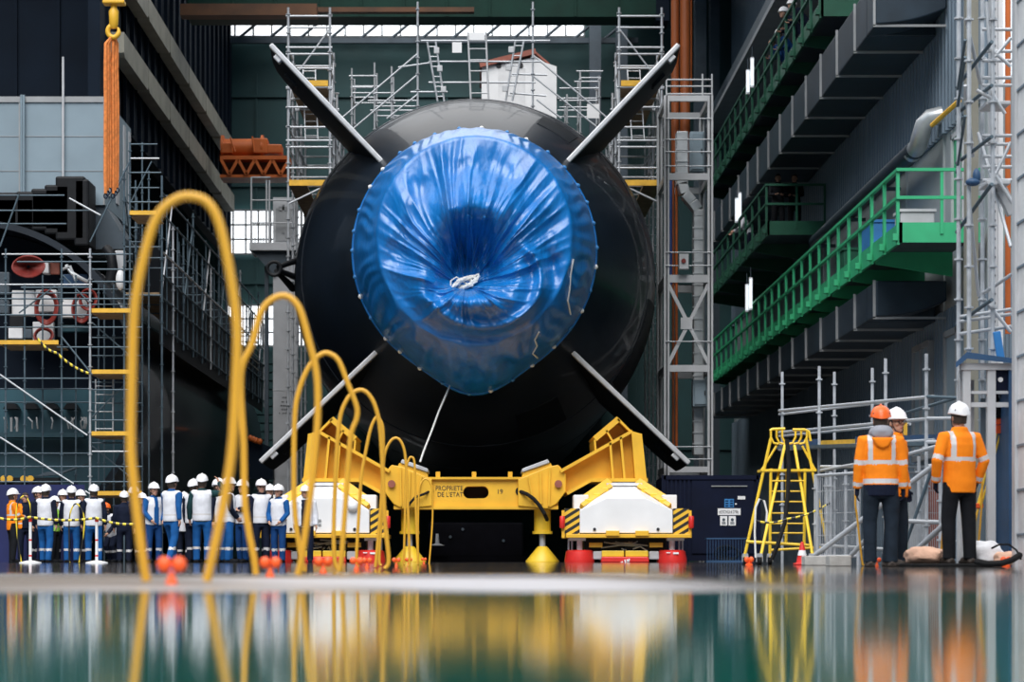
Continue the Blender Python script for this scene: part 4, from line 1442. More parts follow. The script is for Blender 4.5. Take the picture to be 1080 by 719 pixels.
# wire cage at its foot
cg = thing('wire_cage', 'low blue wire cage holding dark hoses before the navy container', 'cage', (PX(768, 55.2), 55.2, 0))
mb = MB()
xa, xb, z1 = PX(746, 55.0), PX(788, 55.0), PZ(567, 55.0)
for x in [xa + (xb - xa) * i / 14 for i in range(15)]:
    mb.bx(x - 0.006, x + 0.006, 55.0, 55.012, 0.03, z1)
mb.bx(xa, xb, 54.98, 55.02, z1 - 0.03, z1).bx(xa, xb, 54.98, 55.02, 0.0, 0.04)
for x in (xa, xb):
    mb.bx(x - 0.02, x + 0.02, 54.98, 55.5, 0, 0.04).bx(x - 0.02, x + 0.02, 54.98, 55.5, z1 - 0.03, z1)
mb.bx(xa, xb, 55.48, 55.52, 0.0, 0.04).bx(xa, xb, 55.48, 55.52, z1 - 0.03, z1)
mb.build('wire_frame', 'blue_booth', cg)
hsx = MB()
for k in range(4):
    c = Vector(((xa + xb) / 2 + 0.05 * k, 55.15 + 0.07 * k, 0.20))
    hsx.path([c + Vector(((0.26 - 0.03 * k) * math.cos(2 * math.pi * i / 18), 0, (0.17 - 0.02 * k) * math.sin(2 * math.pi * i / 18))) for i in range(18)], 0.025, 6, True)
o = hsx.build('coiled_hose', 'rubber', smooth=True)
tag(o, 'coiled black hose lying in the wire cage by the navy container', 'hose')
# ================================================================== right foreground
def scaffold(name, label, cat, base, tubes, group=None):
    """tubes: (part name, (px,py,d), (px,py,d), radius, material)"""
    t = thing(name, label, cat, base, 0, group)
    for nm, a, b, r, m in tubes:
        a, b = P(*a), P(*b)
        if nm == 'upright':
            upright(t, a, b, r, m)
        else:
            tpart(t, nm, a, b, r, m)
    return t


def ground(px, d):
    return (px, HZP + CAMZ * FPX / d, d)


# ---- yellow platform ladder on wheels
LD = 34.5
lad = thing('platform_ladder', 'tall yellow wheeled platform ladder with looped handrails before the navy container', 'ladder', (PX(826, LD), LD, 0))
Y = 'yellow_bright'


def ltube(nm, pts, r=0.022):
    mb = MB()
    mb.path([P(x, y, d) for x, y, d in pts], r, 8)
    return mb.build(nm, Y, lad, smooth=True)


# four splayed legs, front pair wide, rear pair narrower
legs = [((813, 462, LD), (785, 588, LD)), ((828, 468, LD + 0.5), (802, 588, LD - 0.9)), ((850, 462, LD), (873, 577, LD)), ((838, 470, LD + 0.5), (857, 585, LD - 0.9))]
for a, b in legs:
    ltube('leg', [a, b])
ltube('inner_leg', [(813, 494, LD), (812, 588, LD)])
ltube('inner_leg', [(849, 494, LD), (848, 588, LD)])
ltube('inner_leg', [(830, 496, LD + 0.3), (829, 572, LD + 0.3)])
ltube('stay', [(819, 470, LD), (803, 496, LD)], 0.016)
ltube('stay', [(846, 470, LD), (860, 496, LD)], 0.016)
# looped guard rails on the top
for k, x in enumerate((813, 819, 825)):
    ltube('guard_loop', [(x, 453, LD + 0.1 * k), (x, 461, LD + 0.1 * k), (x + 3, 467, LD + 0.1 * k), (x + 8, 468, LD + 0.1 * k)], 0.016)
for k, x in enumerate((851, 845, 839)):
    ltube('guard_loop', [(x, 453, LD + 0.1 * k), (x, 461, LD + 0.1 * k), (x - 3, 467, LD + 0.1 * k), (x - 8, 468, LD + 0.1 * k)], 0.016)
ltube('top_rail', [(812, 454, LD), (815, 452.5, LD), (828, 452, LD)], 0.02)
ltube('top_rail', [(836, 453, LD), (849, 453, LD), (853, 455, LD), (855, 465, LD)], 0.02)
MB().bx(PX(803, LD), PX(861, LD), LD - 0.03, LD + 0.5, PZ(497, LD), PZ(494.5, LD)).build('platform', Y, lad)
for y in (507, 518, 529, 541, 552, 562):
    ltube('rung', [(814, y, LD), (848, y, LD)], 0.012)
ltube('base_bar', [(787, 571, LD - 0.3), (856, 575, LD - 0.3)], 0.022)
ltube('base_bar', [(812, 580, LD), (868, 577, LD)], 0.018)
for x, d_ in ((786, LD), (801, LD - 0.9), (812, LD), (856, LD - 0.9), (872, LD)):
    c = Vector((PX(x, d_), d_, 0.055))
    w = MB()
    w.lathe([(0.02, -0.03), (0.055, -0.025), (0.055, 0.025), (0.02, 0.03)], c, 16, 'X')
    wo = w.build('caster', 'rubber', lad, smooth=True)
    MB().bx(c.x - 0.04, c.x + 0.04, c.y - 0.02, c.y + 0.02, 0.11, 0.16).build('fork', 'galv', wo)
    f2 = MB().bx(c.x - 0.045, c.x - 0.037, c.y - 0.02, c.y + 0.02, 0.04, 0.13).bx(c.x + 0.037, c.x + 0.045, c.y - 0.02, c.y + 0.02, 0.04, 0.13)
    f2.build('fork', 'galv', wo)
# a black cable down the ladder, a looped pale hose on the left leg
o = MB()
o.path([P(830, 463, LD - 0.3), P(832, 490, LD - 0.35), P(831, 520, LD - 0.4), P(828, 550, LD - 0.5), P(820, 575, LD - 0.6), P(814, 590, LD - 0.6)], 0.03, 8)
o = o.build('black_cable', 'rubber', smooth=True)
tag(o, 'thick black cable hanging down the front of the yellow ladder', 'cable')
o = MB()
o.path([P(797, 588, LD - 1.2), P(796, 560, LD - 1.2), P(797, 535, LD - 1.2), P(801, 526, LD - 1.2), P(806, 528, LD - 1.2), P(809, 540, LD - 1.2), P(808, 552, LD - 1.2)], 0.014, 6)
o = o.build('white_cable', 'rope_white', smooth=True)
tag(o, 'thin white cable looped over the left leg of the yellow ladder', 'cable')
o = MB()
o.tube(P(831, 395, LD + 2.5), P(831, 588, LD + 2.5), 0.02, 8)
chain('yellow and black striped chain slung from the yellow ladder to the mesh fence', [(797, 549), (830, 547), (875, 530)], LD - 1.3, r=0.016)
# small traffic cone
cb = Vector((PX(846, 32.6), 32.6, 0))
t = thing('traffic_cone', 'small red and white traffic cone behind the concrete block at the ladder', 'cone', cb)
MB().box(cb + Vector((0, 0, 0.015)), (0.22, 0.22, 0.03)).build('base', 'red', t, bevel=0.01)
mb = MB(); mb.lathe([(0.085, 0.03), (0.06, 0.13), (0.06, 0.135)], cb, 18); mb.build('lower_cone', 'red', t, smooth=True)
mb = MB(); mb.lathe([(0.062, 0.13), (0.045, 0.20)], cb, 18); mb.build('white_band', 'white', t, smooth=True)
mb = MB(); mb.lathe([(0.045, 0.20), (0.02, 0.31), (0.012, 0.315)], cb, 18); mb.build('tip', 'red', t, smooth=True)

# ---- scaffold stage with handrails behind the workers
G = 'galv'
stage = []
for px, top, d in ((825, 392, 40), (864, 386, 36.5), (880, 392, 38.5), (920, 388, 35.5), (934, 378, 33.6), (977, 373, 31)):
    stage.append(('upright', (px, top, d), ground(px, d), 0.024, G))
stage += [
    ('hand_rail', (822, 433, 40), (985, 418, 31), 0.024, G), ('hand_rail', (822, 437, 40.6), (936, 424, 35), 0.02, G),
    ('guard_rail', (822, 456, 40), (985, 441, 31), 0.024, G), ('guard_rail', (822, 460, 40.6), (960, 447, 33), 0.02, G),
    ('guard_rail', (977, 418, 31), (1018, 420, 30.6), 0.022, 'galv_dark'), ('guard_rail', (977, 441, 31), (1018, 441, 30.6), 0.022, G),
    ('ledger', (822, 474, 40), (985, 464, 31), 0.024, G), ('ledger', (977, 466, 31), (1016, 466, 30.6), 0.024, G),
    ('hand_rail', (940, 440, 33), (1020, 416, 30.8), 0.022, 'galv_dark'),
    # stair stringers and their handrails
    ('stair_rail', (866, 496, 34), (905, 489, 32.5), 0.022, G), ('stair_rail', (940, 484, 31.5), (990, 470, 30.5), 0.026, G),
    ('stair_stringer', (860, 585, 31.5), (991, 486, 30.0), 0.034, G), ('stair_stringer', (898, 585, 30.6), (915, 567, 30.2), 0.03, G),
    ('stair_stringer', (962, 584, 29.6), (1000, 549, 29.0), 0.034, G),
    ('stair_rail', (953, 580, 31.2), (988, 480, 30.8), 0.022, 'galv_dark'),
    ('ledger', (866, 492, 34.5), (1015, 492, 31.6), 0.022, G),
    ('ledger', (950, 549, 31), (1000, 551, 31), 0.03, G), ('ledger', (866, 575, 34), (950, 580, 32), 0.024, G),
]
for px, top, d in ((860, 500, 34), (872, 497, 33.8), (876, 497, 33.2), (892, 495, 33.0), (906, 492, 32.4), (950, 486, 31.8), (969, 481, 31.2), (992, 470, 30.8), (1004, 480, 30.8)):
    stage.append(('upright', (px, top, d), ground(px, d), 0.024, G))
sg = scaffold('scaffold_stage', 'galvanised scaffold stage with handrails behind the orange jacketed workers', 'scaffold', (6, 33, 0), stage)
mb = MB()
mb.add([P(865, 464.5, 37), P(903, 463, 35.2), P(903, 468, 35.2), P(865, 471, 37), P(865, 464.5, 37.05), P(903, 463, 35.25), P(903, 468, 35.25), P(865, 471, 37.05)], [(0, 1, 2, 3), (7, 6, 5, 4), (0, 4, 5, 1), (3, 2, 6, 7), (0, 3, 7, 4), (1, 5, 6, 2)])
mb.build('toe_board', 'yellow_board', sg)
mb = MB()
for (xa, ya, da), (xb, yb, db) in (((828, 468, 40), (864, 466, 37)), ((903, 464, 35), (990, 462, 31))):
    mb.bar(P(xa, ya, da), P(xb, yb, db), 0.03, 0.10)
mb.build('side_board', 'blue_booth', sg)
mb = MB()
mb.bar(P(840, 472, 38.6), P(985, 468, 31.3), 0.7, 0.05)
mb.build('deck', 'galv_dark', sg)
MB().bx(PX(953, 33), PX(957, 33), 33, 33.04, PZ(463, 33), PZ(442, 33)).build('yellow_gate_post', 'yellow_board', sg)


# ---- mesh fences in front of the stage
def mesh_fence(label, a, b, top, n):
    """a, b: (px, d) of the two ends."""
    pa, pb = Vector((PX(*a), a[1], 0)), Vector((PX(*b), b[1], 0))
    t = thing('mesh_fence', label, 'fence', (pa + pb) / 2, 0, 'wire mesh fences by the stage')
    up = Vector((0, 0, top))
    for q in (pa, pb):
        tpart(t, 'post', q, q + up, 0.021, G)
    tpart(t, 'top_rail', pa + up, pb + up, 0.021, G)
    tpart(t, 'bottom_rail', pa + Vector((0, 0, 0.12)), pb + Vector((0, 0, 0.12)), 0.021, G)
    mb = MB()
    for i in range(1, n):
        q = pa.lerp(pb, i / n)
        mb.tube(q + Vector((0, 0, 0.12)), q + up, 0.004, 5)
    for z in (0.4, 0.7, 1.0):
        if z < top:
            mb.tube(pa + Vector((0, 0, z)), pb + Vector((0, 0, z)), 0.004, 5)
    mb.build('wire_mesh', G, t)
    return t


mesh_fence('wire mesh fence panel between the yellow ladder and the orange helmeted worker', (862, 33.0), (905, 31.9), 1.22, 22)
mesh_fence('wire mesh fence panel between the two orange jacketed workers', (945, 32.6), (992, 32.3), 1.25, 22)
# what stands behind the fences
gb = Vector((PX(957, 33.4), 33.6, 0))
t = thing('wheeled_bin', 'dark green wheeled bin behind the fence between the workers', 'bin', gb)
mb = MB(); mb.prism([(gb.x - 0.14, 0.05), (gb.x + 0.14, 0.05), (gb.x + 0.2, 0.95), (gb.x - 0.2, 0.95)], gb.y - 0.2, gb.y + 0.25); mb.build('body', 'bin_green', t, bevel=0.03)
MB().box(gb + Vector((0, 0.02, 0.985)), (0.45, 0.52, 0.05)).build('lid', 'bin_green', t, bevel=0.02)
mb = MB()
for s in (-1, 1):
    mb.lathe([(0.09, -0.02), (0.09, 0.02)], gb + Vector((s * 0.16, 0.24, 0.09)), 14, 'X')
mb.build('wheel', 'rubber', t, smooth=True)
for i, (px, d, w, lab) in enumerate(((968, 32.8, 0.22, 'grey cylinder standing behind the fence left of the white helmeted worker'), (981, 33.0, 0.20, 'rusty cylinder standing behind the fence left of the white helmeted worker'))):
    c = Vector((PX(px, d), d, 0))
    t = thing('gas_cylinder', lab, 'cylinder', c, 0)
    mb = MB(); mb.lathe([(0.12, 0), (0.125, 0.03), (0.125, 1.05), (0.10, 1.17), (0.04, 1.24)], c, 20); mb.build('body', ['grey_light', 'redbrown'][i], t, smooth=True)
    mb = MB(); mb.lathe([(0.045, 1.24), (0.045, 1.36), (0.02, 1.38)], c, 12); mb.build('valve', 'galv', t, smooth=True)

# ---- concrete blocks
for px0, px1, y0, d, lab in ((849, 873, 586, 31.0, 'pale concrete block at the right foot of the yellow ladder'), (875, 898, 585.5, 28.4, 'concrete block at the bottom of the stair, left of the orange helmeted worker'), (948, 966, 585.5, 29.6, 'concrete block between the two orange jacketed workers')):
    z = PZ(y0, d)
    mb = MB().bx(PX(px0, d), PX(px1, d), d, d + 0.35, 0.0, z)
    o = mb.build('concrete_block', 'concrete', bevel=0.012)
    tag(o, lab, 'block', 'concrete ballast blocks')


# ---- sacks
def sack(label, c, sx, sy, sz, m, seed, name='sack'):
    rn = Vector((seed * 3.1, seed * 1.7, 0))
    mb = MB()
    rings = []
    for i in range(17):
        t = math.pi * min(max(i / 16, 0.03), 0.97)
        ring = []
        for j in range(28):
            a = 2 * math.pi * j / 28
            d = Vector((math.cos(t), math.sin(t) * math.cos(a), math.sin(t) * math.sin(a)))
            k = 1 + 0.22 * noise.noise(d * 1.8 + rn) + 0.08 * noise.noise(d * 5 + rn)
            v = Vector((-math.copysign(abs(d.x) ** 0.7, d.x) * sx, d.y * sy, math.copysign(abs(d.z) ** 0.85, d.z) * sz)) * k
            v.z = max(v.z, -sz * 0.86)
            ring.append(Vector(c) + v)
        rings.append(ring)
    mb.loft(rings)
    o = mb.build(name, m, smooth=True)
    o.location.z = max(0.0, o.location.z) if 'peach coloured' not in label else 0.036
    tag(o, label, 'sack')
    return o


sack('peach coloured sack lying on the floor between the workers', (PX(978, 27.4), 27.6, 0.13), 0.21, 0.16, 0.105, 'peach_cloth', 1)
sack('white sack heaped at the foot of the grey booth', (PX(1047, 27.3), 27.7, 0.14), 0.19, 0.16, 0.15, 'white_cloth', 2)
sack('small peach sack squeezed against the white sack at the booth foot', (PX(1063, 27.3), 27.5, 0.08), 0.12, 0.13, 0.09, 'peach_cloth', 3)
# low black mats the sacks lie beside
mb = MB().bx(PX(958, 27.4), PX(1040, 27.4), 27.1, 28.0, 0, 0.035)
o = mb.build('rubber_mat', 'rubber', bevel=0.01); tag(o, 'flat black rubber mat on the floor under the white helmeted worker', 'mat')
hsx = MB()
hsx.path([P(1030, 592, 26.6), P(1042, 594.5, 26.4), P(1056, 594, 26.3), P(1068, 590, 26.3), P(1076, 585, 26.4)], 0.035, 8)
o = hsx.build('black_hose', 'rubber', smooth=True); tag(o, 'black hose curling round the white sack at the right edge', 'hose')
hsx = MB()
hsx.path([P(1046, 578, 26.9), P(1054, 574, 26.8), P(1064, 574, 26.8), P(1072, 580, 26.8), P(1077, 590, 26.8)], 0.012, 6)
o = hsx.build('thin_cable', 'rubber', smooth=True); tag(o, 'thin black cable arching over the sacks at the right edge', 'cable')

# ---- open booth of grey frames with a blue top
BD = 28.6
bx0, bx1 = PX(1013, BD), PX(1064, BD)
bo = thing('site_booth', 'open grey and blue booth under the scaffold tower at the right edge', 'booth', ((bx0 + bx1) / 2, BD + 0.4, 0))
for px, w, d in ((1020, 0.09, BD), (1046, 0.10, BD), (1016, 0.08, BD + 0.8)):
    MB().bx(PX(px, d) - w / 2, PX(px, d) + w / 2, d, d + w, 0, PZ(384 if px > 1018 else 390, d)).build('post', 'grey_light', bo, bevel=0.006)
mb = MB()
mb.add([P(1008, 382, BD - 0.1), P(1020, 371, BD - 0.1), P(1070, 378, BD - 0.1), P(1070, 383, BD - 0.1), P(1020, 378, BD - 0.1), P(1008, 388, BD - 0.1),
        P(1008, 382, BD + 1.2), P(1020, 371, BD + 1.2), P(1070, 378, BD + 1.2), P(1070, 383, BD + 1.2), P(1020, 378, BD + 1.2), P(1008, 388, BD + 1.2)],
       [(0, 1, 4, 5), (1, 2, 3, 4), (6, 11, 10, 7), (7, 10, 9, 8), (0, 6, 7, 1), (1, 7, 8, 2), (5, 4, 10, 11), (4, 3, 9, 10), (0, 5, 11, 6), (2, 8, 9, 3)])
mb.build('roof', 'blue_booth', bo)
MB().bx(PX(1013, BD), PX(1070, BD), BD - 0.02, BD + 0.05, PZ(390, BD), PZ(383, BD)).build('roof_beam', 'grey_light', bo)
hp = MB().bx(PX(1048, BD), PX(1066, BD), BD + 0.05, BD + 0.09, PZ(412, BD), PZ(383, BD)).build('header_panel', 'navy_steel', bo)
MB().disc((PX(1056, BD), BD + 0.045, PZ(400, BD)), (0, 1, 0), 0.03, 0.02, 12).build('round_fitting', 'white', hp)
for ya, yb in ((412, 415), (424, 429)):
    MB().bx(PX(1020, BD), PX(1068, BD), BD + 0.02, BD + 0.07, PZ(yb, BD), PZ(ya, BD)).build('cross_bar', 'grey_light', bo)
MB().bx(PX(1025, BD), PX(1043, BD), BD + 0.85, BD + 0.88, 0.1, PZ(395, BD)).build('back_panel', 'grey_light', bo)
MB().bx(PX(1050, BD), PX(1066, BD), BD + 0.85, BD + 0.88, 0.05, PZ(415, BD)).build('back_panel', 'panel_grey', bo)
MB().bx(PX(1064, BD), PX(1069, BD), BD, BD + 0.9, 0.0, PZ(384, BD)).build('side_panel', 'blue_booth', bo)
MB().tube(P(1050.5, 470, BD + 0.8), P(1050.5, 585, BD + 0.8), 0.012, 6).build('cable_pipe', 'blue_bright', bo)
# blue hard cover with white letters leaning on the roof
t = MB().bx(PX(1052, 29.2), PX(1060, 29.2), 29.2, 29.25, PZ(378, 29.2), PZ(349, 29.2))
o = t.build('blue_board', 'blue_bright', bevel=0.01); o.rotation_euler = (0, R(-9), 0)
tag(o, 'bright blue board standing on the booth roof', 'board')

# ---- survey tripod with instrument
TD = 29.15
tb = Vector((PX(1056, TD), TD, 0))
tp = thing('survey_tripod', 'yellow survey tripod with a dark covered instrument before the booth', 'tripod', tb)
apex = P(1056, 446, TD)
for (px, py, d) in ((1027, 536, TD - 0.12), (1071, 566, TD - 0.1), (1061, 560, TD + 0.2)):
    foot = Vector((PX(px, d) if px != 1027 else PX(1016, d), d, 0.0))
    lg = MB()
    a1 = apex + (foot - apex) * 0.02
    mid = apex + (foot - apex) * 0.58
    sdir = (foot - apex).cross(Vector((0, 1, 0))).normalized() * 0.022
    lg.tube(a1 + sdir, mid + sdir, 0.014, 8)
    lg.tube(a1 - sdir, mid - sdir, 0.014, 8)
    lg.bar(apex + (foot - apex) * 0.52, mid, 0.075, 0.03)
    lo = lg.build('leg', 'yellow_bright', tp, smooth=True)
    l2 = MB(); l2.tube(apex + (foot - apex) * 0.5, foot + Vector((0, 0, 0.03)), 0.015, 8); l2.build('lower_leg', 'yellow_board', lo, smooth=True)
    l3 = MB(); l3.box(mid, (0.09, 0.06, 0.06)); l3.build('clamp', 'orange_plastic', lo, bevel=0.01)
    l4 = MB(); l4.lathe([(0.003, 0.0), (0.02, 0.05)], (foot.x, foot.y, 0), 8); l4.build('spike', 'galv', lo)
mb = MB(); mb.lathe([(0.10, -0.02), (0.11, 0.0), (0.11, 0.04), (0.08, 0.06)], apex, 20); mb.build('head', 'orange_plastic', tp, smooth=True)
mb = MB(); mb.box(apex + Vector((0, -0.08, -0.08)), (0.16, 0.05, 0.10)); mb.build('hanging_clip', 'orange_plastic', tp, bevel=0.01)
mb = MB(); mb.lathe([(0.07, 0.06), (0.09, 0.10), (0.09, 0.16), (0.06, 0.18)], apex, 18); ins = mb.build('instrument', 'black', tp, smooth=True)
mb = MB()
mb.box(apex + Vector((-0.06, 0, 0.30)), (0.035, 0.1, 0.26)).box(apex + Vector((0.06, 0, 0.30)), (0.035, 0.1, 0.26)).box(apex + Vector((0, 0, 0.44)), (0.15, 0.05, 0.03))
mb.build('yoke', 'black', ins, bevel=0.01)
mb = MB(); mb.path([apex + Vector((0.0, 0.12, 0.30)), apex + Vector((0.0, -0.14, 0.33))], [0.045, 0.05], 14); mb.build('telescope', 'grey_dark', ins, smooth=True)
rc = MB(); rc.prism([(apex.x - 0.16, apex.z + 0.06), (apex.x + 0.17, apex.z + 0.06), (apex.x + 0.10, apex.z + 0.17), (apex.x - 0.06, apex.z + 0.22)], TD - 0.12, TD + 0.1); rc.build('rain_cover', 'rubber', tp, bevel=0.02)

# ---- cabin wall at the right edge
struct(MB().bx(6.08, 6.9, 18.0, 27.35, 0.0, 9.0).build('wall_annex', 'white_dirty'))
mb = MB()
for i in range(18):
    z = 0.35 + i * 0.5
    mb.bx(6.062, 6.08, 18.0, 27.25, z, z + 0.025)
struct(mb.build('trim_1', 'cladding_grey'))
struct(MB().bx(6.04, 6.2, 27.25, 27.40, 0, 9.0).build('trim_2', 'grey_light'))

# ---- scaffold tower above the booth
T = []
F1, F2 = 29.4, 30.1
for px, d, m in ((1022, F1, G), (1011, F2, G), (1047, F1, G), (1036, F2, G)):
    T.append(('upright', (px, -40, d), ground(px, d) if d == F2 else (px, HZP - (2.53 - CAMZ) * FPX / d, d), 0.027, m))
for y in (31, 54, 64, 82, 90, 143, 152, 165, 176, 190):
    T.append(('ledger', (1036, y, F1 + 0.2), (1067, y, F1 + 0.2), 0.022, G))
for y in (326, 331, 344):
    T.append(('ledger', (1012, y + 8, F2), (1067, y, F1 + 0.1), 0.022, G))
for ya, yb in ((92, 50), (245, 200), (342, 322), (120, 96), (172, 150)):
    T.append(('transom', (1009, ya, F2 + 0.2), (1046, yb - 6, F1 - 0.2), 0.024, 'galv_dark'))
for a, b in (((1019, 20, F1), (1034, 88, F2)), ((1018, 90, F1), (1026, 165, F2)), ((1022, 210, F1), (1032, 312, F2)), ((1043, 50, F1), (1066, 70, F1)), ((1049, 60, F1), (1066, 40, F1)), ((1030, 95, F1), (1048, 105, F1)), ((1032, 140, F2), (1066, 260, F1)), ((1046, 98, F1), (1060, 120, F1)), ((1036, 310, F2), (1078, 282, F1)), ((1042, 320, F1), (1066, 350, F1)), ((1048, 188, F1), (1066, 150, F1)), ((1045, 176, F1), (1068, 215, F1)), ((1040, 2, F1), (1044, 54, F1))):
    T.append(('brace', a, b, 0.022, G))
for y0, y1 in ((42, 88), (60, 52), (122, 125)):
    T.append(('brace', (1009, y0 + 60, F2 + 0.1), (1018, y0, F1), 0.018, 'galv_dark'))
tw = scaffold('scaffold_tower', 'narrow galvanised scaffold tower rising above the booth at the right edge', 'scaffold', (6, 29.7, 0), T)
for y in (106, 190):
    MB().bx(PX(1041, F1), PX(1066, F1), F1, F1 + 0.5, PZ(y + 4, F1), PZ(y, F1)).build('platform', 'grey_light', tw, bevel=0.01)
mb = MB()
mb.ell(P(1026, 192, F1 - 0.1), 0.09, 0.07, 0.05, 12, 8)
mb.ell(P(1030, 186, F1 - 0.1), 0.05, 0.05, 0.10, 12, 8)
o = mb.build('blue_rag', 'blue_booth', smooth=True); tag(o, 'blue rag bundle tied to the scaffold tower platform', 'rag')
st2 = thing('shoring_arm', 'pale jointed steel arm between scaffold tower and cabin wall', 'arm', P(1060, 235, F1 + 0.3))
for (a, b, w) in (((1050, 186, F1 + 0.3), (1060, 208, F1 + 0.3), 0.10), ((1056, 200, F1 + 0.3), (1068, 226, F1 + 0.3), 0.13), ((1046, 178, F1 + 0.3), (1053, 190, F1 + 0.3), 0.07)):
    mb = MB(); mb.bar(P(*a), P(*b), w, w); mb.build('link', 'grey_light', st2, bevel=0.01)
# posts behind the tower
for px0, px1, d, ya, mm, lab in ((1060, 1066, 31.0, 352, 'red', 'red standing pipe beside the scaffold tower at the right edge'), (1019, 1032, 32.5, 130, 'beige_girder', 'mustard steel post behind the scaffold tower'), (1045, 1052, 31.6, 420, 'grey_light', 'pale perforated steel post behind the scaffold tower'), (1053, 1058, 31.8, 420, 'white', 'white steel post between the perforated post and the red pipe')):
    if mm == 'red':
        o = MB().tube(P((px0 + px1) / 2, ya, d), P((px0 + px1) / 2, -60, d), (px1 - px0) / 2 * d / FPX, 14).build('standing_pipe', 'orange_steel', smooth=True)
        tag(o, lab, 'pipe')
        MB().bx(PX(px0 - 2, d), PX(px1 + 2, d), d - 0.06, d + 0.06, PZ(ya + 2, d), PZ(ya, d)).build('flange', 'galv', o) if False else None
    else:
        t = thing('steel_post', lab, 'post', (PX((px0 + px1) / 2, d), d, 0))
        MB().bx(PX(px0, d), PX(px1, d), d, d + 0.16, 0, PZ(-60, d)).build('shaft', mm, t)
        if mm == 'grey_light':
            mb = MB()
            for k in range(60):
                mb.disc((PX(1048.5, d), d - 0.003, PZ(0, d) - k * 0.12), (0, 1, 0), 0.022, 0.006, 8)
            mb.build('hole', 'ink', t)
        else:
            MB().bx(PX(px0, d) - 0.03, PX(px1, d) + 0.03, d - 0.02, d + 0.18, 0, 0.03).build('base_plate', mm, t)
# ================================================================== scaffold towers left and right of the hull
def gen_tower(label, pxa, pxb, sgn, hull_side):
    """A tall access tower beside the hull; nearer frame at 65 m and bays running back."""
    tubes = []
    ds = [65.0, 66.6, 68.2, 69.8, 71.4]
    xa, xb = PX(pxa, 65), PX(pxb, 65)

    def foot_z(x):
        r2 = 4.80 ** 2 - (x - AX) ** 2
        return AZ + math.sqrt(r2) if r2 > 0 else 0.0
    t = thing('scaffold_tower', label, 'scaffold', ((xa + xb) / 2, 68, 0), 0, 'scaffold towers flanking the hull')
    tops = [PZ(8, 65)] * 1 + [14.0, 13.2, 12.6, 12.2]
    for k, (d, top) in enumerate(zip(ds, tops)):
        for x in (xa, xb):
            if top > foot_z(x) + 0.3:
                upright(t, (x, d, foot_z(x)), (x, d, top), 0.033, 'galv')
    for k, d in enumerate(ds):
        for y in (8, 17, 29, 50, 57, 72, 92, 113, 134, 148, 155, 177) if k == 0 else (57, 92, 134, 177):
            z = PZ(y, 65)
            if z < tops[k]:
                tpart(t, 'ledger', (xa - 0.06, d, z), (xb + 0.06, d, z), 0.028, 'galv')
    for x in (xa, xb):
        for y in (29, 50, 72, 113, 134, 155):
            z = PZ(y, 65)
            n = max([i for i in range(5) if tops[i] > z - 0.02] or [0])
            if n and z > foot_z(x) + 0.1:
                tpart(t, 'side_ledger', (x, ds[0], z), (x, ds[n], z), 0.026, 'galv')
        for k in range(4):
            za, zb = tops[k + 1] - 0.2, max(foot_z(x) + 0.3, tops[k + 1] - 2.4)
            tpart(t, 'brace', (x, ds[k], za if k % 2 else zb), (x, ds[k + 1], zb if k % 2 else za), 0.024, 'galv')
    tpart(t, 'brace', (xa + 0.1 if sgn < 0 else xb - 0.1, 65, PZ(85, 65)), (xb if sgn < 0 else xa, 65, PZ(30, 65)), 0.024, 'galv')
    for y0, y1 in ((85, 91), (190, 196)):
        z0, z1 = PZ(y1, 65), PZ(y0, 65)
        if y0 < 100:
            MB().bx(xa + 0.05, xb - 0.05, 65.3, 71.2, z0, z0 + 0.05).build('deck', 'wood', t)
            MB().bx(xa + (0.5 if sgn < 0 else 0.05), xb - (0.05 if sgn < 0 else 0.45), 64.95, 65.0, z0, z1).build('toe_board', 'yellow_board', t)
        else:
            MB().bx(xa + 0.03, xb - 0.03, 64.93, 65.0, z0, z1).build('toe_board', 'yellow_board', t)
            MB().bx(xa + 0.03, (xa + 0.5) if sgn < 0 else xb - 0.03, 65.0, 71, z0, z0 + 0.05).build('deck', 'wood', t) if sgn < 0 else MB().bx(xb - 0.5, xb - 0.03, 65.0, 71, z0, z0 + 0.05).build('deck', 'wood', t)
    # ladder inside
    lx = (xa + xb) / 2
    lad_ = MB()
    for s in (-0.17, 0.17):
        lad_.tube((lx + s, 66.0, PZ(140, 65)), (lx + s - 0.1, 66.4, PZ(60, 65)), 0.02, 6)
    for i in range(10):
        f = (i + 0.5) / 10
        z = PZ(140, 65) + (PZ(60, 65) - PZ(140, 65)) * f
        lad_.tube((lx - 0.17 - 0.1 * f, 66.0 + 0.4 * f, z), (lx + 0.17 - 0.1 * f, 66.0 + 0.4 * f, z), 0.014, 6)
    lad_.build('inner_ladder', 'galv', t)
    # outrigger frame low on the open side
    xo = xa if sgn < 0 else xb
    tpart(t, 'outrigger', (xo, 65, PZ(215, 65)), (xo + (0.9 if sgn < 0 else -0.9), 65, PZ(198, 65)), 0.03, 'galv')
    return t


gen_tower('tall scaffold tower left of the hull beside the upper left fin', 304, 348, -1, -1)
gen_tower('tall scaffold tower right of the hull beside the upper right fin', 653, 698, 1, 1)
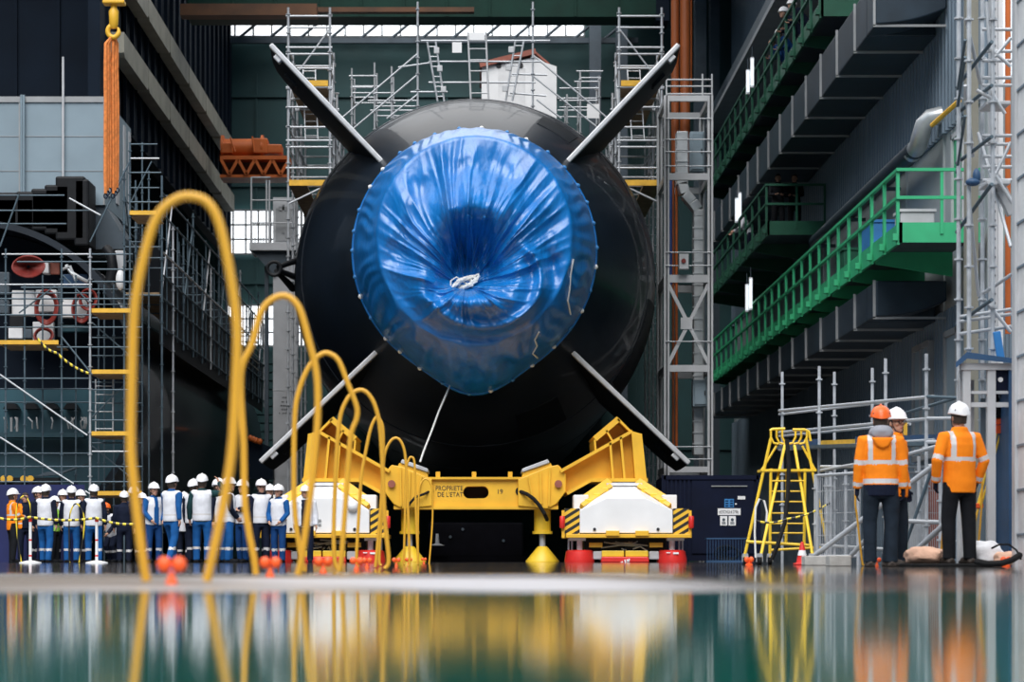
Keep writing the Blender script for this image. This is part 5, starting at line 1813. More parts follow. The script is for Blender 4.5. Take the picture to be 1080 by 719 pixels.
# lower stair towers behind, nearer the crown of the hull
def low_scaffold(label, pxs, d, tops, rows):
    t = thing('scaffold_bay', label, 'scaffold', (PX(pxs[0], d), d, 11), 0, 'low scaffold bays on the hull')
    for px, tp_ in zip(pxs, tops):
        x = PX(px, d)
        r2 = 4.78 ** 2 - (x - AX) ** 2
        z0 = AZ + math.sqrt(max(r2, 0.0))
        for dd in (d, d + 1.5):
            upright(t, (x, dd, z0), (x, dd, PZ(tp_, d)), 0.026, 'galv')
    for (a, b, y) in rows:
        for dd in (d, d + 1.5):
            tpart(t, 'ledger', (PX(a, d), dd, PZ(y, d)), (PX(b, d), dd, PZ(y, d)), 0.022, 'galv')
    for px in pxs:
        for y in (100, 125):
            tpart(t, 'side_ledger', (PX(px, d), d, PZ(y, d)), (PX(px, d), d + 1.5, PZ(y, d)), 0.022, 'galv')
    return t


low_scaffold('low scaffold bay between the left tower and the hull top rails', (371, 395, 413), 68.5, (72, 66, 70), ((368, 397, 80), (370, 393, 92), (371, 415, 98), (388, 440, 106), (395, 440, 112)))
low_scaffold('low scaffold bay between the white hut and the right tower', (612, 632, 598), 68.5, (75, 80, 100), ((608, 636, 75), (612, 634, 82), (590, 632, 93), (590, 630, 106), (590, 630, 113)))
for px0, px1, y0, y1, d, lab in ((477, 487, 45, 56, 62.9, 'blank white notice hanging from the rail on the hull top'), (619, 632, 110, 125, 68.2, 'blank white notice on the scaffold bay right of the white hut')):
    o = MB().bx(PX(px0, d), PX(px1, d), d - 0.06, d - 0.035, PZ(y1, d), PZ(y0, d)).build('notice_board', 'white')
    tag(o, lab, 'notice')

# ---- handrails and ladders on the hull crown
HD = 63.0


def hull_z(x):
    return AZ + math.sqrt(max(0, 4.74 ** 2 - (x - AX) ** 2))


hr = thing('crown_railing', 'scaffold tube railing with tall masts standing on the crown of the hull', 'railing', (PX(500, HD), HD, hull_z(0)))
for px, top in ((440.5, 2), (562, 2)):
    x = PX(px, HD)
    upright(hr, (x, HD, hull_z(x)), (x, HD, PZ(top, HD)), 0.028, 'galv', 0.42, 'mast')
for a, b in (((444, 43), (580, 43)), ((452, 65), (570, 65)), ((452, 87), (565, 87)), ((433, 97), (472, 97)), ((540, 78), (577, 79)), ((538, 98), (576, 101))):
    tpart(hr, 'rail', P(*a, HD), P(*b, HD), 0.026, 'galv')
for a, b in (((440, 57), (361, 124)), ((440, 79), (372, 136)), ((440, 100), (408, 125)), ((420, 71), (456, 66)), ((562, 58), (640, 124)), ((562, 80), (632, 136)), ((566, 105), (592, 125))):
    tpart(hr, 'sloping_rail', P(*a, HD), P(*b, HD), 0.024, 'galv')
for a, b in (((454, 44), (465, 107)), ((547, 43), (537, 106))):
    pa, pb = P(*a, HD - 0.1), P(*b, HD - 0.1)
    k = MB()
    side = Vector((0.085, 0, 0))
    k.tube(pa - side, pb - side, 0.026, 8)
    k.tube(pa + side * 1.6, pb + side, 0.026, 8)
    for i in range(6):
        q = pa.lerp(pb, (i + 0.5) / 6)
        k.tube(q - side, q + side * 1.3, 0.016, 6)
    k.build('post_frame', 'galv', hr)
    k = MB()
    for f in (0.15, 0.45, 0.8):
        k.box(pa.lerp(pb, f) + Vector((0.12 if a[0] < 500 else -0.16, -0.02, 0)), (0.14, 0.05, 0.16))
    k.build('clamp', 'grey_light', hr, bevel=0.015)
cl = thing('crown_ladder', 'pale ladder standing upright on the hull crown left of the white hut', 'ladder', P(503, 107, 62.6))
pa, pb = P(503, 34, 62.6), P(506, 107, 62.6)
for s in (-0.23, 0.23):
    tpart(cl, 'stile', pb + Vector((s, 0, 0)), pa + Vector((s, 0, 0)), 0.026, 'grey_light')
for i in range(6):
    q = pb.lerp(pa, 0.12 + i * 0.16)
    tpart(cl, 'rung', q - Vector((0.23, 0, 0)), q + Vector((0.23, 0, 0)), 0.018, 'grey_light')
MB().bx(pa.x - 0.2, pa.x + 0.2, 62.5, 62.56, PZ(43, 62.6), PZ(35, 62.6)).build('top_panel', 'white', cl)

# ---- white hut on the hull
hd = 66.5
hut = thing('white_hut', 'white hut with a sloping red-brown roof edge on top of the hull', 'hut', (PX(548, hd), hd, 11.4))
x0, x1 = PX(508, hd), PX(587, hd)
mb = MB()
base_ = [(x0 + (x1 - x0) * i / 10, AZ + math.sqrt(4.77 ** 2 - (x0 + (x1 - x0) * i / 10 - AX) ** 2)) for i in range(11)]
mb.prism(base_ + [(x1, PZ(70, hd)), (PX(575, hd), PZ(66, hd)), (PX(566, hd), PZ(60, hd)), (x0, PZ(71, hd))], hd, hd + 3)
mb.build('walls', 'white', hut)
mb = MB()
mb.bar((PX(506, hd), hd - 0.02, PZ(69, hd)), (PX(565, hd), hd - 0.02, PZ(54.5, hd)), 0.2, 0.14)
mb.build('roof_edge', 'redbrown', hut)
mb = MB()
mb.prism([(PX(506, hd), PZ(68, hd)), (PX(566, hd), PZ(54, hd)), (PX(580, hd), PZ(66, hd)), (PX(580, hd), PZ(68, hd)), (PX(566, hd), PZ(57, hd)), (PX(506, hd), PZ(70, hd))], hd + 0.1, hd + 3.1)
mb.build('roof', 'redbrown', hut)
mb = MB()
for px in (526, 549):
    mb.disc((PX(px, hd), hd - 0.02, PZ(69, hd)), (0, 1, 0), 0.07, 0.05, 12)
mb.build('lifting_eye', 'ink', hut)
mb = MB().bx(x0 + 0.45, x0 + 1.2, hd - 0.015, hd, 12.0, PZ(72, hd))
mb.build('door_panel', 'white_dirty', hut)

# ================================================================== left side
# grey column with the control platform
gd = 75.0
gx0, gx1 = PX(288, gd), PX(313, gd)
col = thing('steel_column', 'grey steel column with stencilled marks left of the hull', 'column', ((gx0 + gx1) / 2, gd, 0))
mb = MB().bx(gx0, gx1, gd, gd + 0.8, 0, PZ(270, gd))
for y in (411, 501):
    mb.bx(gx0 - 0.01, gx1 + 0.01, gd - 0.012, gd, PZ(y + 1, gd), PZ(y, gd))
sh = mb.build('shaft', 'grey_light', col)
MB().bx(gx0 - 0.28, gx0 - 0.16, gd + 0.2, gd + 0.32, 0, PZ(280, gd)).build('drain_pipe', 'grey_dark', col)
mb = MB()
rnd = random.Random(9)
for row, (xa, xb) in zip((419, 423.5, 427.5, 431.5, 435.5), ((298, 304), (297, 304), (296, 304), (297, 302), (294.5, 306.5))):
    x = xa
    while x < xb:
        if rnd.random() < 0.85:
            mb.bx(PX(x, gd), PX(x + 0.9, gd), gd - 0.018, gd - 0.012, PZ(row + 1, gd), PZ(row - 0.6, gd))
        x += 1.6
mb.build('stencil_mark', 'ink', sh)
pl = thing('control_platform', 'grey railed platform with a booth on top of the grey column', 'platform', (PX(288, gd), gd, PZ(268, gd)))
MB().bx(PX(264, gd), PX(313, gd), gd - 0.3, gd + 1.5, PZ(265, gd), PZ(257, gd)).build('deck', 'grey_light', pl)
mb = MB()
mb.prism([(PX(266, gd), PZ(265, gd)), (PX(289, gd), PZ(290, gd)), (PX(292, gd), PZ(290, gd)), (PX(312, gd), PZ(265, gd))], gd - 0.1, gd + 0.1)
mb.build('bracket', 'grey_dark', pl)
mb = MB().bx(PX(288, gd), PX(311, gd), gd, gd + 1.3, PZ(257, gd), PZ(208, gd))
bth = mb.build('booth', 'grey_light', pl)
MB().bx(PX(291, gd), PX(308, gd), gd - 0.03, gd, PZ(254, gd), PZ(220, gd)).build('booth_panel', 'grey_steel', bth)
mb = MB().bx(PX(299, gd) - 0.03, PX(299, gd) + 0.03, gd - 0.06, gd - 0.03, PZ(246, gd), PZ(216, gd)).bx(PX(294, gd), PX(304, gd), gd - 0.06, gd - 0.03, PZ(222, gd), PZ(218, gd))
mb.build('hanger', 'grey_steel', bth)
for px in (265, 281, 284):
    tpart(pl, 'post', P(px, 257, gd - 0.25), P(px, 190 if px > 270 else 187, gd - 0.25), 0.03, 'grey_light')
for y in (211, 235, 187):
    tpart(pl, 'rail', P(265, y, gd - 0.25), P(311 if y > 190 else 285, y, gd - 0.25), 0.024, 'grey_light')
mb = MB()
for i in range(5):
    mb.tube(P(266 + i * 3, 257, gd - 0.25), P(266 + i * 3, 236 + i * 3.4, gd - 0.25), 0.014, 6)
mb.build('stair_bar', 'grey_light', pl)

# orange hoist carriage
od = 80.0
oh_ = thing('hoist_carriage', 'orange hoist carriage with drum on the left crane runway', 'hoist', (PX(268, od), od, PZ(186, od)))
MB().bx(PX(232, od), PX(305, od), od, od + 1.2, PZ(187, od), PZ(184, od)).build('lower_beam', 'orange_steel', oh_)
MB().bx(PX(232, od), PX(305, od), od, od + 1.2, PZ(168, od), PZ(164, od)).build('upper_beam', 'orange_steel', oh_)
mb = MB().bx(PX(232, od), PX(305, od), od + 0.6, od + 0.65, PZ(184, od), PZ(168, od))
mb.build('web_plate', 'brown_girder', oh_)
for i in range(8):
    a = 233 + i * 9
    mb = MB(); mb.bar(P(a, 184 if i % 2 else 168, od - 0.02), P(a + 9, 168 if i % 2 else 184, od - 0.02), 0.08, 0.1); mb.build('lattice_bar', 'orange_steel', oh_)
mb = MB(); mb.lathe([(0.42, -0.7), (0.42, -0.62), (0.3, -0.6), (0.3, 0.6), (0.42, 0.62), (0.42, 0.7)], P(256, 156, od + 0.5), 24, 'X'); mb.build('drum', 'orange_steel', oh_, smooth=True)
for px, w, h in ((240, 0.4, 0.35), (275, 0.5, 0.5), (290, 0.5, 0.3)):
    c = P(px, 163, od + 0.4); MB().bx(c.x - w / 2, c.x + w / 2, od + 0.1, od + 0.8, c.z, c.z + h).build('motor', 'orange_steel', oh_, bevel=0.04)
mb = MB(); mb.tube(P(248, 160, od - 0.05), P(243, 145, od - 0.05), 0.03, 6); mb.tube(P(268, 160, od - 0.05), P(266, 144, od - 0.05), 0.03, 6); mb.build('guard_post', 'orange_steel', oh_)

# hook block and orange slings
kd = 48.0
hk = thing('hook_block', 'yellow crane hook block hanging at the top left', 'hook', P(119, 40, kd))
c = P(120, 5, kd)
MB().bx(PX(109, kd), PX(132, kd), kd - 0.15, kd + 0.15, PZ(5, kd), PZ(1, kd)).build('crossbar', 'yellow', hk, bevel=0.02)
mb = MB(); mb.lathe([(0.05, PZ(30, kd)), (0.09, PZ(26, kd)), (0.10, PZ(12, kd)), (0.06, PZ(8, kd)), (0.06, PZ(4, kd))], (c.x, kd, 0), 18); mb.build('shank', 'yellow', hk, smooth=True)
mb = MB()
cc = P(119.5, 33, kd)
mb.path([cc + Vector((0.11 * math.cos(a), 0, 0.12 * math.sin(a))) for a in [R(100 + 300 * i / 14) for i in range(15)]], [0.05] * 12 + [0.04, 0.03, 0.02], 10)
mb.build('hook', 'yellow', hk, smooth=True)
mb = MB(); mb.tube(P(116, 0, kd), P(116, -60, kd), 0.015, 6); mb.tube(P(124, 0, kd), P(124, -60, kd), 0.015, 6); mb.build('wire_rope', 'grey_dark', hk)
rnd = random.Random(4)
SL = ['orange lifting sling hanging from the hook, ' + w for w in ('outermost on the left', 'second from the left', 'third from the left', 'third from the right', 'second from the right', 'outermost on the right')]
for i, px in enumerate((111.5, 113.5, 115.6, 119.0, 121.6, 123.6)):
    mb = MB()
    top = P(119.5 + (px - 118) * 0.25, 38, kd + 0.02 * i)
    pts = [top] + [P(px + rnd.uniform(-0.5, 0.5), y, kd + 0.06 * (i - 2.5)) for y in (46, 75, 110, 150, 185, 204 - 3 * (i % 3))]
    mb.path(pts, [0.02, 0.03, 0.037, 0.037, 0.037, 0.037, 0.03], 8)
    t = mb.build('lifting_sling', 'sling_orange', smooth=True)
    tag(t, SL[i], 'sling', 'orange slings on the hook')
    e = P(px, 205 - 3 * (i % 3), kd + 0.06 * (i - 2.5))
    mb = MB(); mb.path([e + Vector((0.035 * math.cos(a), 0, -0.03 + 0.05 * math.sin(a))) for a in [2 * math.pi * k / 12 for k in range(12)]], 0.012, 6, True)
    mb.build('shackle', 'navy_steel', t, smooth=True)

# grey clad enclosure at the upper left
ed = 58.6
ex0, ex1, ez0, ez1 = PX(-40, ed), PX(110.5, ed), PZ(216, ed), PZ(102, ed)
en = thing('clad_enclosure', 'grey panelled enclosure raised at the upper left behind the slings', 'enclosure', ((ex0 + ex1) / 2, ed + 2, ez0))
MB().bx(ex0, ex1, ed, ed + 4.4, ez0, ez1).build('body', 'panel_grey', en)
mb = MB().bx(ex0, ex1, ed - 0.04, ed, PZ(108, ed), ez1)
for y in (143.5, 180):
    mb.bx(ex0, ex1, ed - 0.012, ed, PZ(y + 0.6, ed), PZ(y, ed))
for px in (20, 66, 109):
    mb.bx(PX(px, ed), PX(px + 1.5, ed), ed - 0.03, ed, ez0, ez1)
mb.build('panel_trim', 'grey_steel', en)
for px, m in ((22.5, 'panel_grey'), (25, 'panel_grey'), (66.5, 'grey_light')):
    mb = MB(); mb.tube(P(px, 216, ed - 0.1), P(px, 60 if px > 60 else 100, ed - 0.1), 0.03, 8); mb.build('riser_pipe', m, en, smooth=True)
mb = MB()
for k, (d, w) in enumerate(((59.2, 0.3), (60.4, 0.4), (61.6, 0.35), (62.5, 0.3))):
    mb.bx(ex1, ex1 + 0.03, d, d + w, ez0 + 0.3, ez1 - 0.15)
mb.build('side_panel', 'grey_light', en)
mb = MB(); mb.prism(qpoly([(84, 216.5), (110.5, 216.5), (131, 250), (131, 262), (84, 262)], ed), ed + 0.1, ed + 2.0); mb.build('under_frame', 'grey_dark', en)

# ---- second hull section on the left, its open end full of equipment
S2X, S2Z, S2R, S2Y = -11.95, 4.15, 3.95, 57.2
s2 = thing('hull_section', 'second dark hull section at the left, open end packed with equipment', 'hull', (S2X, 70, 0))
mb = MB()
mb.lathe([(S2R - 0.12, S2Y), (S2R, S2Y + 0.02), (S2R, 89.0), (S2R - 0.3, 89.2), (0.5, 89.3), (0.5, 89.2), (S2R - 0.5, 89.0), (S2R - 0.14, S2Y + 0.6)], (S2X, 0, S2Z), 96, 'Y')
shell = MB()
n = 96
ra = [Vector((S2X + S2R * math.cos(2 * math.pi * j / n), S2Y, S2Z + S2R * math.sin(2 * math.pi * j / n))) for j in range(n)]
rb_ = [v + Vector((0, 32, 0)) for v in ra]
ri = [Vector((S2X + (S2R - 0.15) * math.cos(2 * math.pi * j / n), S2Y, S2Z + (S2R - 0.15) * math.sin(2 * math.pi * j / n))) for j in range(n)]
rj = [v + Vector((0, 31.5, 0)) for v in ri]
shell.loft([rj, ri, ra, rb_])
shell.build('shell', 'hull', s2, smooth=True)


def in_face(nm, x0, x1, y0, y1, m, dep=0.3, bevel=0.0, d=57.9, lab=None):
    o = MB().bx(PX(x0, d), PX(x1, d), d - dep, d, PZ(y1, d), PZ(y0, d)).build(nm, m, s2, bevel=bevel)
    return o


lower = MB()
pl_ = []
for i in range(33):
    a = math.pi + math.pi * i / 32
    pl_.append((S2X + (S2R - 0.17) * math.cos(a), S2Z + (S2R - 0.17) * math.sin(a)))
lower.prism(pl_, 58.0, 58.4)
lower.build('lower_bulkhead', 'teal_plate', s2)
up_ = MB()
pl_ = []
for i in range(33):
    a = math.pi * i / 32
    pl_.append((S2X + (S2R - 0.17) * math.cos(a), S2Z + (S2R - 0.17) * math.sin(a)))
up_.prism(pl_, 58.6, 58.9)
up_.build('upper_bulkhead', 'cladding_dark', s2)
in_face('floor_plate', -60, 92, 457, 462, 'teal_plate', 0.5)
for i in range(4):
    c = 14 + 21 * i
    mb = MB(); mb.prism(qpoly([(c - 8, 432), (c - 4, 426), (c + 4, 426), (c + 8, 432)], 57.9), 57.55, 57.98); mb.build('keel_block', 'black', s2)
rnd = random.Random(21)
for nm, x0, x1, y0, y1, m in (('white_panel', 14, 38, 307, 334, 'white_dirty'), ('white_panel', 40, 62, 307, 330, 'white_dirty'), ('white_panel', 66, 96, 316, 336, 'white_dirty'), ('white_panel', 11, 26, 346, 358, 'white_dirty'), ('white_panel', 36, 58, 340, 360, 'white_dirty'), ('white_panel', 47, 54, 277, 290, 'white_dirty'), ('cabinet', 0, 12, 318, 332, 'grey_dark'), ('cabinet', 12, 27, 334, 347, 'black'), ('cabinet', 66, 96, 344, 351, 'teal_plate'), ('cabinet', 68, 94, 290, 303, 'blue_booth'), ('cabinet', 54, 64, 277, 290, 'redbrown'), ('cabinet', 0, 12, 288, 312, 'grey_dark'), ('cabinet', 28, 36, 348, 358, 'grey_dark'), ('cabinet', 62, 66, 300, 356, 'grey_dark')):
    in_face(nm, x0, x1, y0, y1, m, rnd.uniform(0.15, 0.4), 0.02)
for k in range(3):
    MB().tube(P(6 + k * 6, 455, 57.4), P(6 + k * 6, 440, 57.4), 0.03, 6).build('pipework', 'grey_steel', s2, smooth=True)
for k in range(12):
    x = rnd.uniform(5, 90)
    mb = MB()
    mb.path([P(x, 452, 57.5), P(x + rnd.uniform(-3, 3), 447 + rnd.uniform(-3, 0), 57.45), P(x + rnd.uniform(-5, 5), 440, 57.5)], 0.02, 6)
    mb.build('pipework', 'grey_steel', s2, smooth=True)
for cx_, cy_, rx_, ry_, k_ in ((49, 324, 12, 18, 5), (30, 281, 17, 11, 9), (86, 325, 10, 15, 5), (46, 354, 10, 8, 4), (93, 316, 9, 11, 4)):
    mb = MB()
    for k in range(k_):
        c = P(cx_, cy_, 57.2 + 0.05 * k)
        f = 1 - (0.055 if k_ < 6 else 0.10) * k
        mb.path([c + Vector((rx_ * f * 0.0224 * math.cos(2 * math.pi * i / 24), 0.03 * math.sin(6.28 * i / 8), ry_ * f * 0.0224 * math.sin(2 * math.pi * i / 24))) for i in range(24)], 0.024, 7, True)
    mb.build('red_coil', 'coil_red', s2, smooth=True)
mb = MB()
mb.path([P(70, 280, 57.3), P(76, 288, 57.2), P(84, 293, 57.2), P(92, 297, 57.3)], 0.05, 8)
mb.path([P(66, 284, 57.3), P(74, 281, 57.2), P(80, 296, 57.2)], 0.04, 8)
mb.build('silver_pipe', 'duct_silver', s2, smooth=True)
# equipment heaped on top of the section
mb = MB()
for px, y0, y1, w in ((-6, 206, 244, 0.9), (12, 212, 244, 0.9), (30, 205, 244, 0.8), (44, 202, 246, 0.7), (56, 198, 250, 0.6), (70, 189, 256, 0.7), (82, 192, 262, 0.35)):
    c = PX(px, 56.8)
    mb.bx(c - w / 2, c + w / 2, 57.3, 58.4, PZ(y1, 57.8), PZ(y0, 57.8))
mb.build('deck_machinery', 'black', s2, bevel=0.05)
mb = MB()
mb.path([P(112, 262, 56.0), P(117, 268, 55.9), P(119, 282, 55.9), P(116, 296, 55.9)], 0.12, 10)
mb.build('curved_trunk', 'black', s2, smooth=True)
t = MB(); t.ell(P(127, 295, 55.8), 0.11, 0.11, 0.24, 14, 10)
o = t.build('white_bottle', 'white', smooth=True); tag(o, 'white bottle shaped float strapped to the left scaffold', 'float')
o = MB().bx(PX(121, 56.2), PX(132, 56.2), 56.2, 56.4, PZ(285, 56.2), PZ(264, 56.2)).build('grey_locker', 'grey_light', bevel=0.02)
tag(o, 'pale grey locker above the white float on the left scaffold', 'locker')

# ---- big scaffold before the hull section
L = []
LDm = 55.2
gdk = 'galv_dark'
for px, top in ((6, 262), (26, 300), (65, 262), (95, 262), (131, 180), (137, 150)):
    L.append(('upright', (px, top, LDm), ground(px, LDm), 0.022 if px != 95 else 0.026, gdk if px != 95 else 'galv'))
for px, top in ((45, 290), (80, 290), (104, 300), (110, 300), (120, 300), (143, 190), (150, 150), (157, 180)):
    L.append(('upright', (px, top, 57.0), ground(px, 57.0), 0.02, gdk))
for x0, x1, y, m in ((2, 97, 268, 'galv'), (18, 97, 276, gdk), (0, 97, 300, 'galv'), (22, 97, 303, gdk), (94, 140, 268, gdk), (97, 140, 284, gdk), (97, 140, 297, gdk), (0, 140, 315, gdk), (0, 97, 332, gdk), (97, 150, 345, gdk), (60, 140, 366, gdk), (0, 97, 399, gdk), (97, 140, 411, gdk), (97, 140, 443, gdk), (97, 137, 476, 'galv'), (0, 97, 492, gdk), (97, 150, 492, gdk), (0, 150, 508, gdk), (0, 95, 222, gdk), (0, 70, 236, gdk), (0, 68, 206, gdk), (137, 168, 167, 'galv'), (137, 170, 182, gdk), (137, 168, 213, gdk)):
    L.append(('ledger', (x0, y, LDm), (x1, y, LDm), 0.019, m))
for a, b, m in (((0, 395), (92, 459), 'galv'), ((0, 461), (106, 528), 'galv'), ((73, 209), (106, 227), 'galv'), ((95, 255), (137, 170), gdk), ((0, 260), (20, 205), gdk), ((65, 355), (97, 395), gdk)):
    L.append(('brace', (*a, LDm - 0.1), (*b, LDm - 0.1), 0.021, m))
rnd = random.Random(31)
for x0, x1, y in ((0, 97, 309), (0, 97, 322), (0, 97, 345), (0, 97, 410), (0, 97, 424), (97, 140, 305), (97, 140, 321), (97, 140, 335), (97, 150, 375), (97, 150, 403), (97, 150, 425), (97, 150, 434), (97, 150, 467), (0, 97, 478), (95, 140, 276), (97, 150, 356), (137, 166, 152), (137, 168, 198), (137, 160, 240), (137, 160, 255)):
    L.append(('ledger', (x0, y, LDm + 1.3), (x1, y, LDm + 1.3), 0.017, gdk))
for a, b in (((97, 340), (137, 375)), ((137, 400), (97, 440)), ((97, 470), (140, 505)), ((20, 330), (60, 300)), ((137, 215), (160, 170)), ((66, 290), (95, 320))):
    L.append(('brace', (*a, LDm + 0.6), (*b, LDm + 0.6), 0.018, gdk))
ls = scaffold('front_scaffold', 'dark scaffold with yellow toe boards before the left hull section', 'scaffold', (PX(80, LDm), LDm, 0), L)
for x0, x1, y in ((0, 62, 361), (97, 138, 327.5), (97, 138, 392), (97, 138, 457), (97, 150, 520), (137, 165, 224.5)):
    MB().bx(PX(x0, LDm), PX(x1, LDm), LDm - 0.05, LDm - 0.01, PZ(y + 2.2, LDm), PZ(y - 2.2, LDm)).build('toe_board', 'yellow_board', ls)
    MB().bx(PX(x0, LDm), PX(x1, LDm), LDm, LDm + 1.3, PZ(y + 3.5, LDm), PZ(y + 2.4, LDm)).build('deck', 'wood', ls)
mb = MB()
for s in (-0.2, 0.2):
    mb.tube(P(110, 455, 56) + Vector((s, 0, 0)), P(110, 400, 56) + Vector((s, 0, 0)), 0.018, 6)
for i in range(6):
    q = P(110, 452 - i * 9, 56)
    mb.tube(q - Vector((0.2, 0, 0)), q + Vector((0.2, 0, 0)), 0.014, 6)
mb.build('inner_ladder', 'galv', ls)
ch = chain('striped chain running down across the left scaffold from the yellow board', [(40, 357), (60, 372), (95, 394)], 55.0, r=0.03)

# ---- long gallery scaffold running back along the section
lg = thing('gallery_scaffold', 'long scaffold gallery with dark netting along the left hull section', 'scaffold', (-7.8, 70, 5.5), 0)
gx = -7.55
ys = [57.6 + i * 2.1 for i in range(14)]
for i, y in enumerate(ys):
    upright(lg, (gx, y, 0 if i < 2 else 5.4), (gx, y, 9.2 - (0.9 if i % 3 else 0)), 0.026, 'galv' if i % 4 == 1 else gdk)
    upright(lg, (gx - 0.9, y, 6.4), (gx - 0.9, y, 9.0), 0.026, gdk)
    tpart(lg, 'transom', (gx - 0.9, y, 6.35), (gx, y, 6.35), 0.024, gdk)
for z, m in ((6.3, gdk), (6.85, gdk), (7.4, 'galv'), (8.3, gdk), (8.8, gdk), (5.6, gdk)):
    tpart(lg, 'ledger', (gx, ys[0], z), (gx, ys[-1], z), 0.024, m)
for i in range(13):
    y = ys[i] + 1.05
    tpart(lg, 'upright', (gx - 0.02, y, 5.5), (gx - 0.02, y, 8.9 - 0.5 * (i % 2)), 0.018, gdk)
    tpart(lg, 'brace', (gx - 0.88, ys[i], 8.7), (gx - 0.88, ys[i + 1], 6.4), 0.018, gdk)
    tpart(lg, 'side_transom', (gx - 0.9, ys[i], 7.5), (gx, ys[i], 7.5), 0.018, gdk)
for z in (5.95, 7.85, 8.55):
    tpart(lg, 'ledger', (gx - 0.9, ys[0], z + 0.1), (gx - 0.9, ys[-1], z + 0.1), 0.018, gdk)
for i in range(0, 13, 2):
    tpart(lg, 'brace', (gx - 0.02, ys[i], 6.3), (gx - 0.02, ys[i + 1], 8.8), 0.022, gdk if i % 4 else 'galv')
MB().bx(gx - 0.85, gx - 0.05, ys[0], ys[-1], 6.36, 6.42).build('deck', 'wood', lg)
MB().bx(gx - 0.06, gx - 0.045, ys[0], ys[-1], 5.2, 6.9).build('netting', 'black', lg)
MB().bx(gx - 0.87, gx - 0.86, ys[0] + 2, ys[-1], 6.5, 8.2).build('netting', 'cladding_dark', lg)
mb = MB()
for i in range(6):
    z = 6.5 + 0.22 * i
    mb.bx(gx + 0.0, gx + 0.02, 79, 83, z, z + 0.03)
mb.build('yellow_grating', 'beige_girder', lg)
# navy hoarding behind the left crowd
ho = thing('navy_hoarding', 'navy blue hoarding behind the left part of the crowd', 'hoarding', (PX(60, 54.7), 54.7, 0))
MB().bx(PX(-40, 54.3), PX(86, 54.3), 54.7, 54.76, 0, PZ(511, 54.7)).build('sheet', 'navy_hoarding', ho)
for px in (-20, 28, 76):
    MB().bx(PX(px, 54.3) - 0.04, PX(px, 54.3) + 0.04, 54.76, 54.84, 0, PZ(509, 54.7)).build('post', 'navy_steel', ho)
# rollers of a dark trolley just above the hoarding
tr2 = thing('roller_trolley', 'dark trolley with pale rollers above the navy hoarding', 'trolley', (PX(30, 56.3), 56.3, 0))
MB().bx(PX(-30, 56.3), PX(60, 56.3), 56.6, 57.1, 0.0, PZ(503, 56.3)).build('frame', 'black', tr2)
for px in (2, 8, 23, 30):
    mb = MB(); mb.disc((PX(px, 56.3), 56.56, PZ(504.5, 56.3)), (0, 1, 0), 0.08, 0.08, 16); mb.build('roller', 'yellow_board', tr2, smooth=True)
mb = MB(); mb.prism(qpoly([(34, 502), (60, 500), (90, 488), (64, 496), (46, 497)], 56.3), 56.6, 56.8); mb.build('tow_arm', 'grey_dark', tr2)
# shelf-like dark bench right of the second hoop
bn = thing('side_bracket', 'dark bracket shelf with orange gear beside the grey column', 'shelf', P(280, 470, 74.5))
mb = MB(); mb.prism(qpoly([(262, 462), (288, 472), (288, 505), (262, 505)], 74.5), 74.5, 75.0); mb.build('bracket', 'cladding_dark', bn)
mb = MB()
for k, px in enumerate((264, 267, 270, 274)):
    mb.ell(P(px, 462 + k * 1.2, 74.3), 0.09, 0.09, 0.10, 10, 7)
o = mb.build('orange_gear', 'orange_steel', bn, smooth=True)
# ================================================================== people
PENDING = []


def pending(o, voxel, paint=None, smooth_it=3):
    r = o.modifiers.new('remesh', 'REMESH')
    r.mode = 'VOXEL'
    r.voxel_size = voxel
    s = o.modifiers.new('smooth', 'SMOOTH')
    s.factor = 0.5
    s.iterations = smooth_it
    PENDING.append((o, paint))


def finish_pending():
    bpy.context.view_layer.update()
    dg = bpy.context.evaluated_depsgraph_get()
    new = []
    for o, paint in PENDING:
        me = bpy.data.meshes.new_from_object(o.evaluated_get(dg))
        new.append((o, paint, me))
    for o, paint, me in new:
        mats = [m for m in o.data.materials]
        o.modifiers.clear()
        old = o.data
        o.data = me
        me.name = o.name
        me.materials.clear()
        for m in mats:
            me.materials.append(m)
        for p in me.polygons:
            p.use_smooth = True
            p.material_index = paint(p.center) if paint else 0
        bpy.data.meshes.remove(old)
    PENDING.clear()


def seg_d(p, a, b):
    ab = b - a
    t = max(0.0, min(1.0, (p - a).dot(ab) / ab.length_squared))
    return (p - (a + ab * t)).length, t


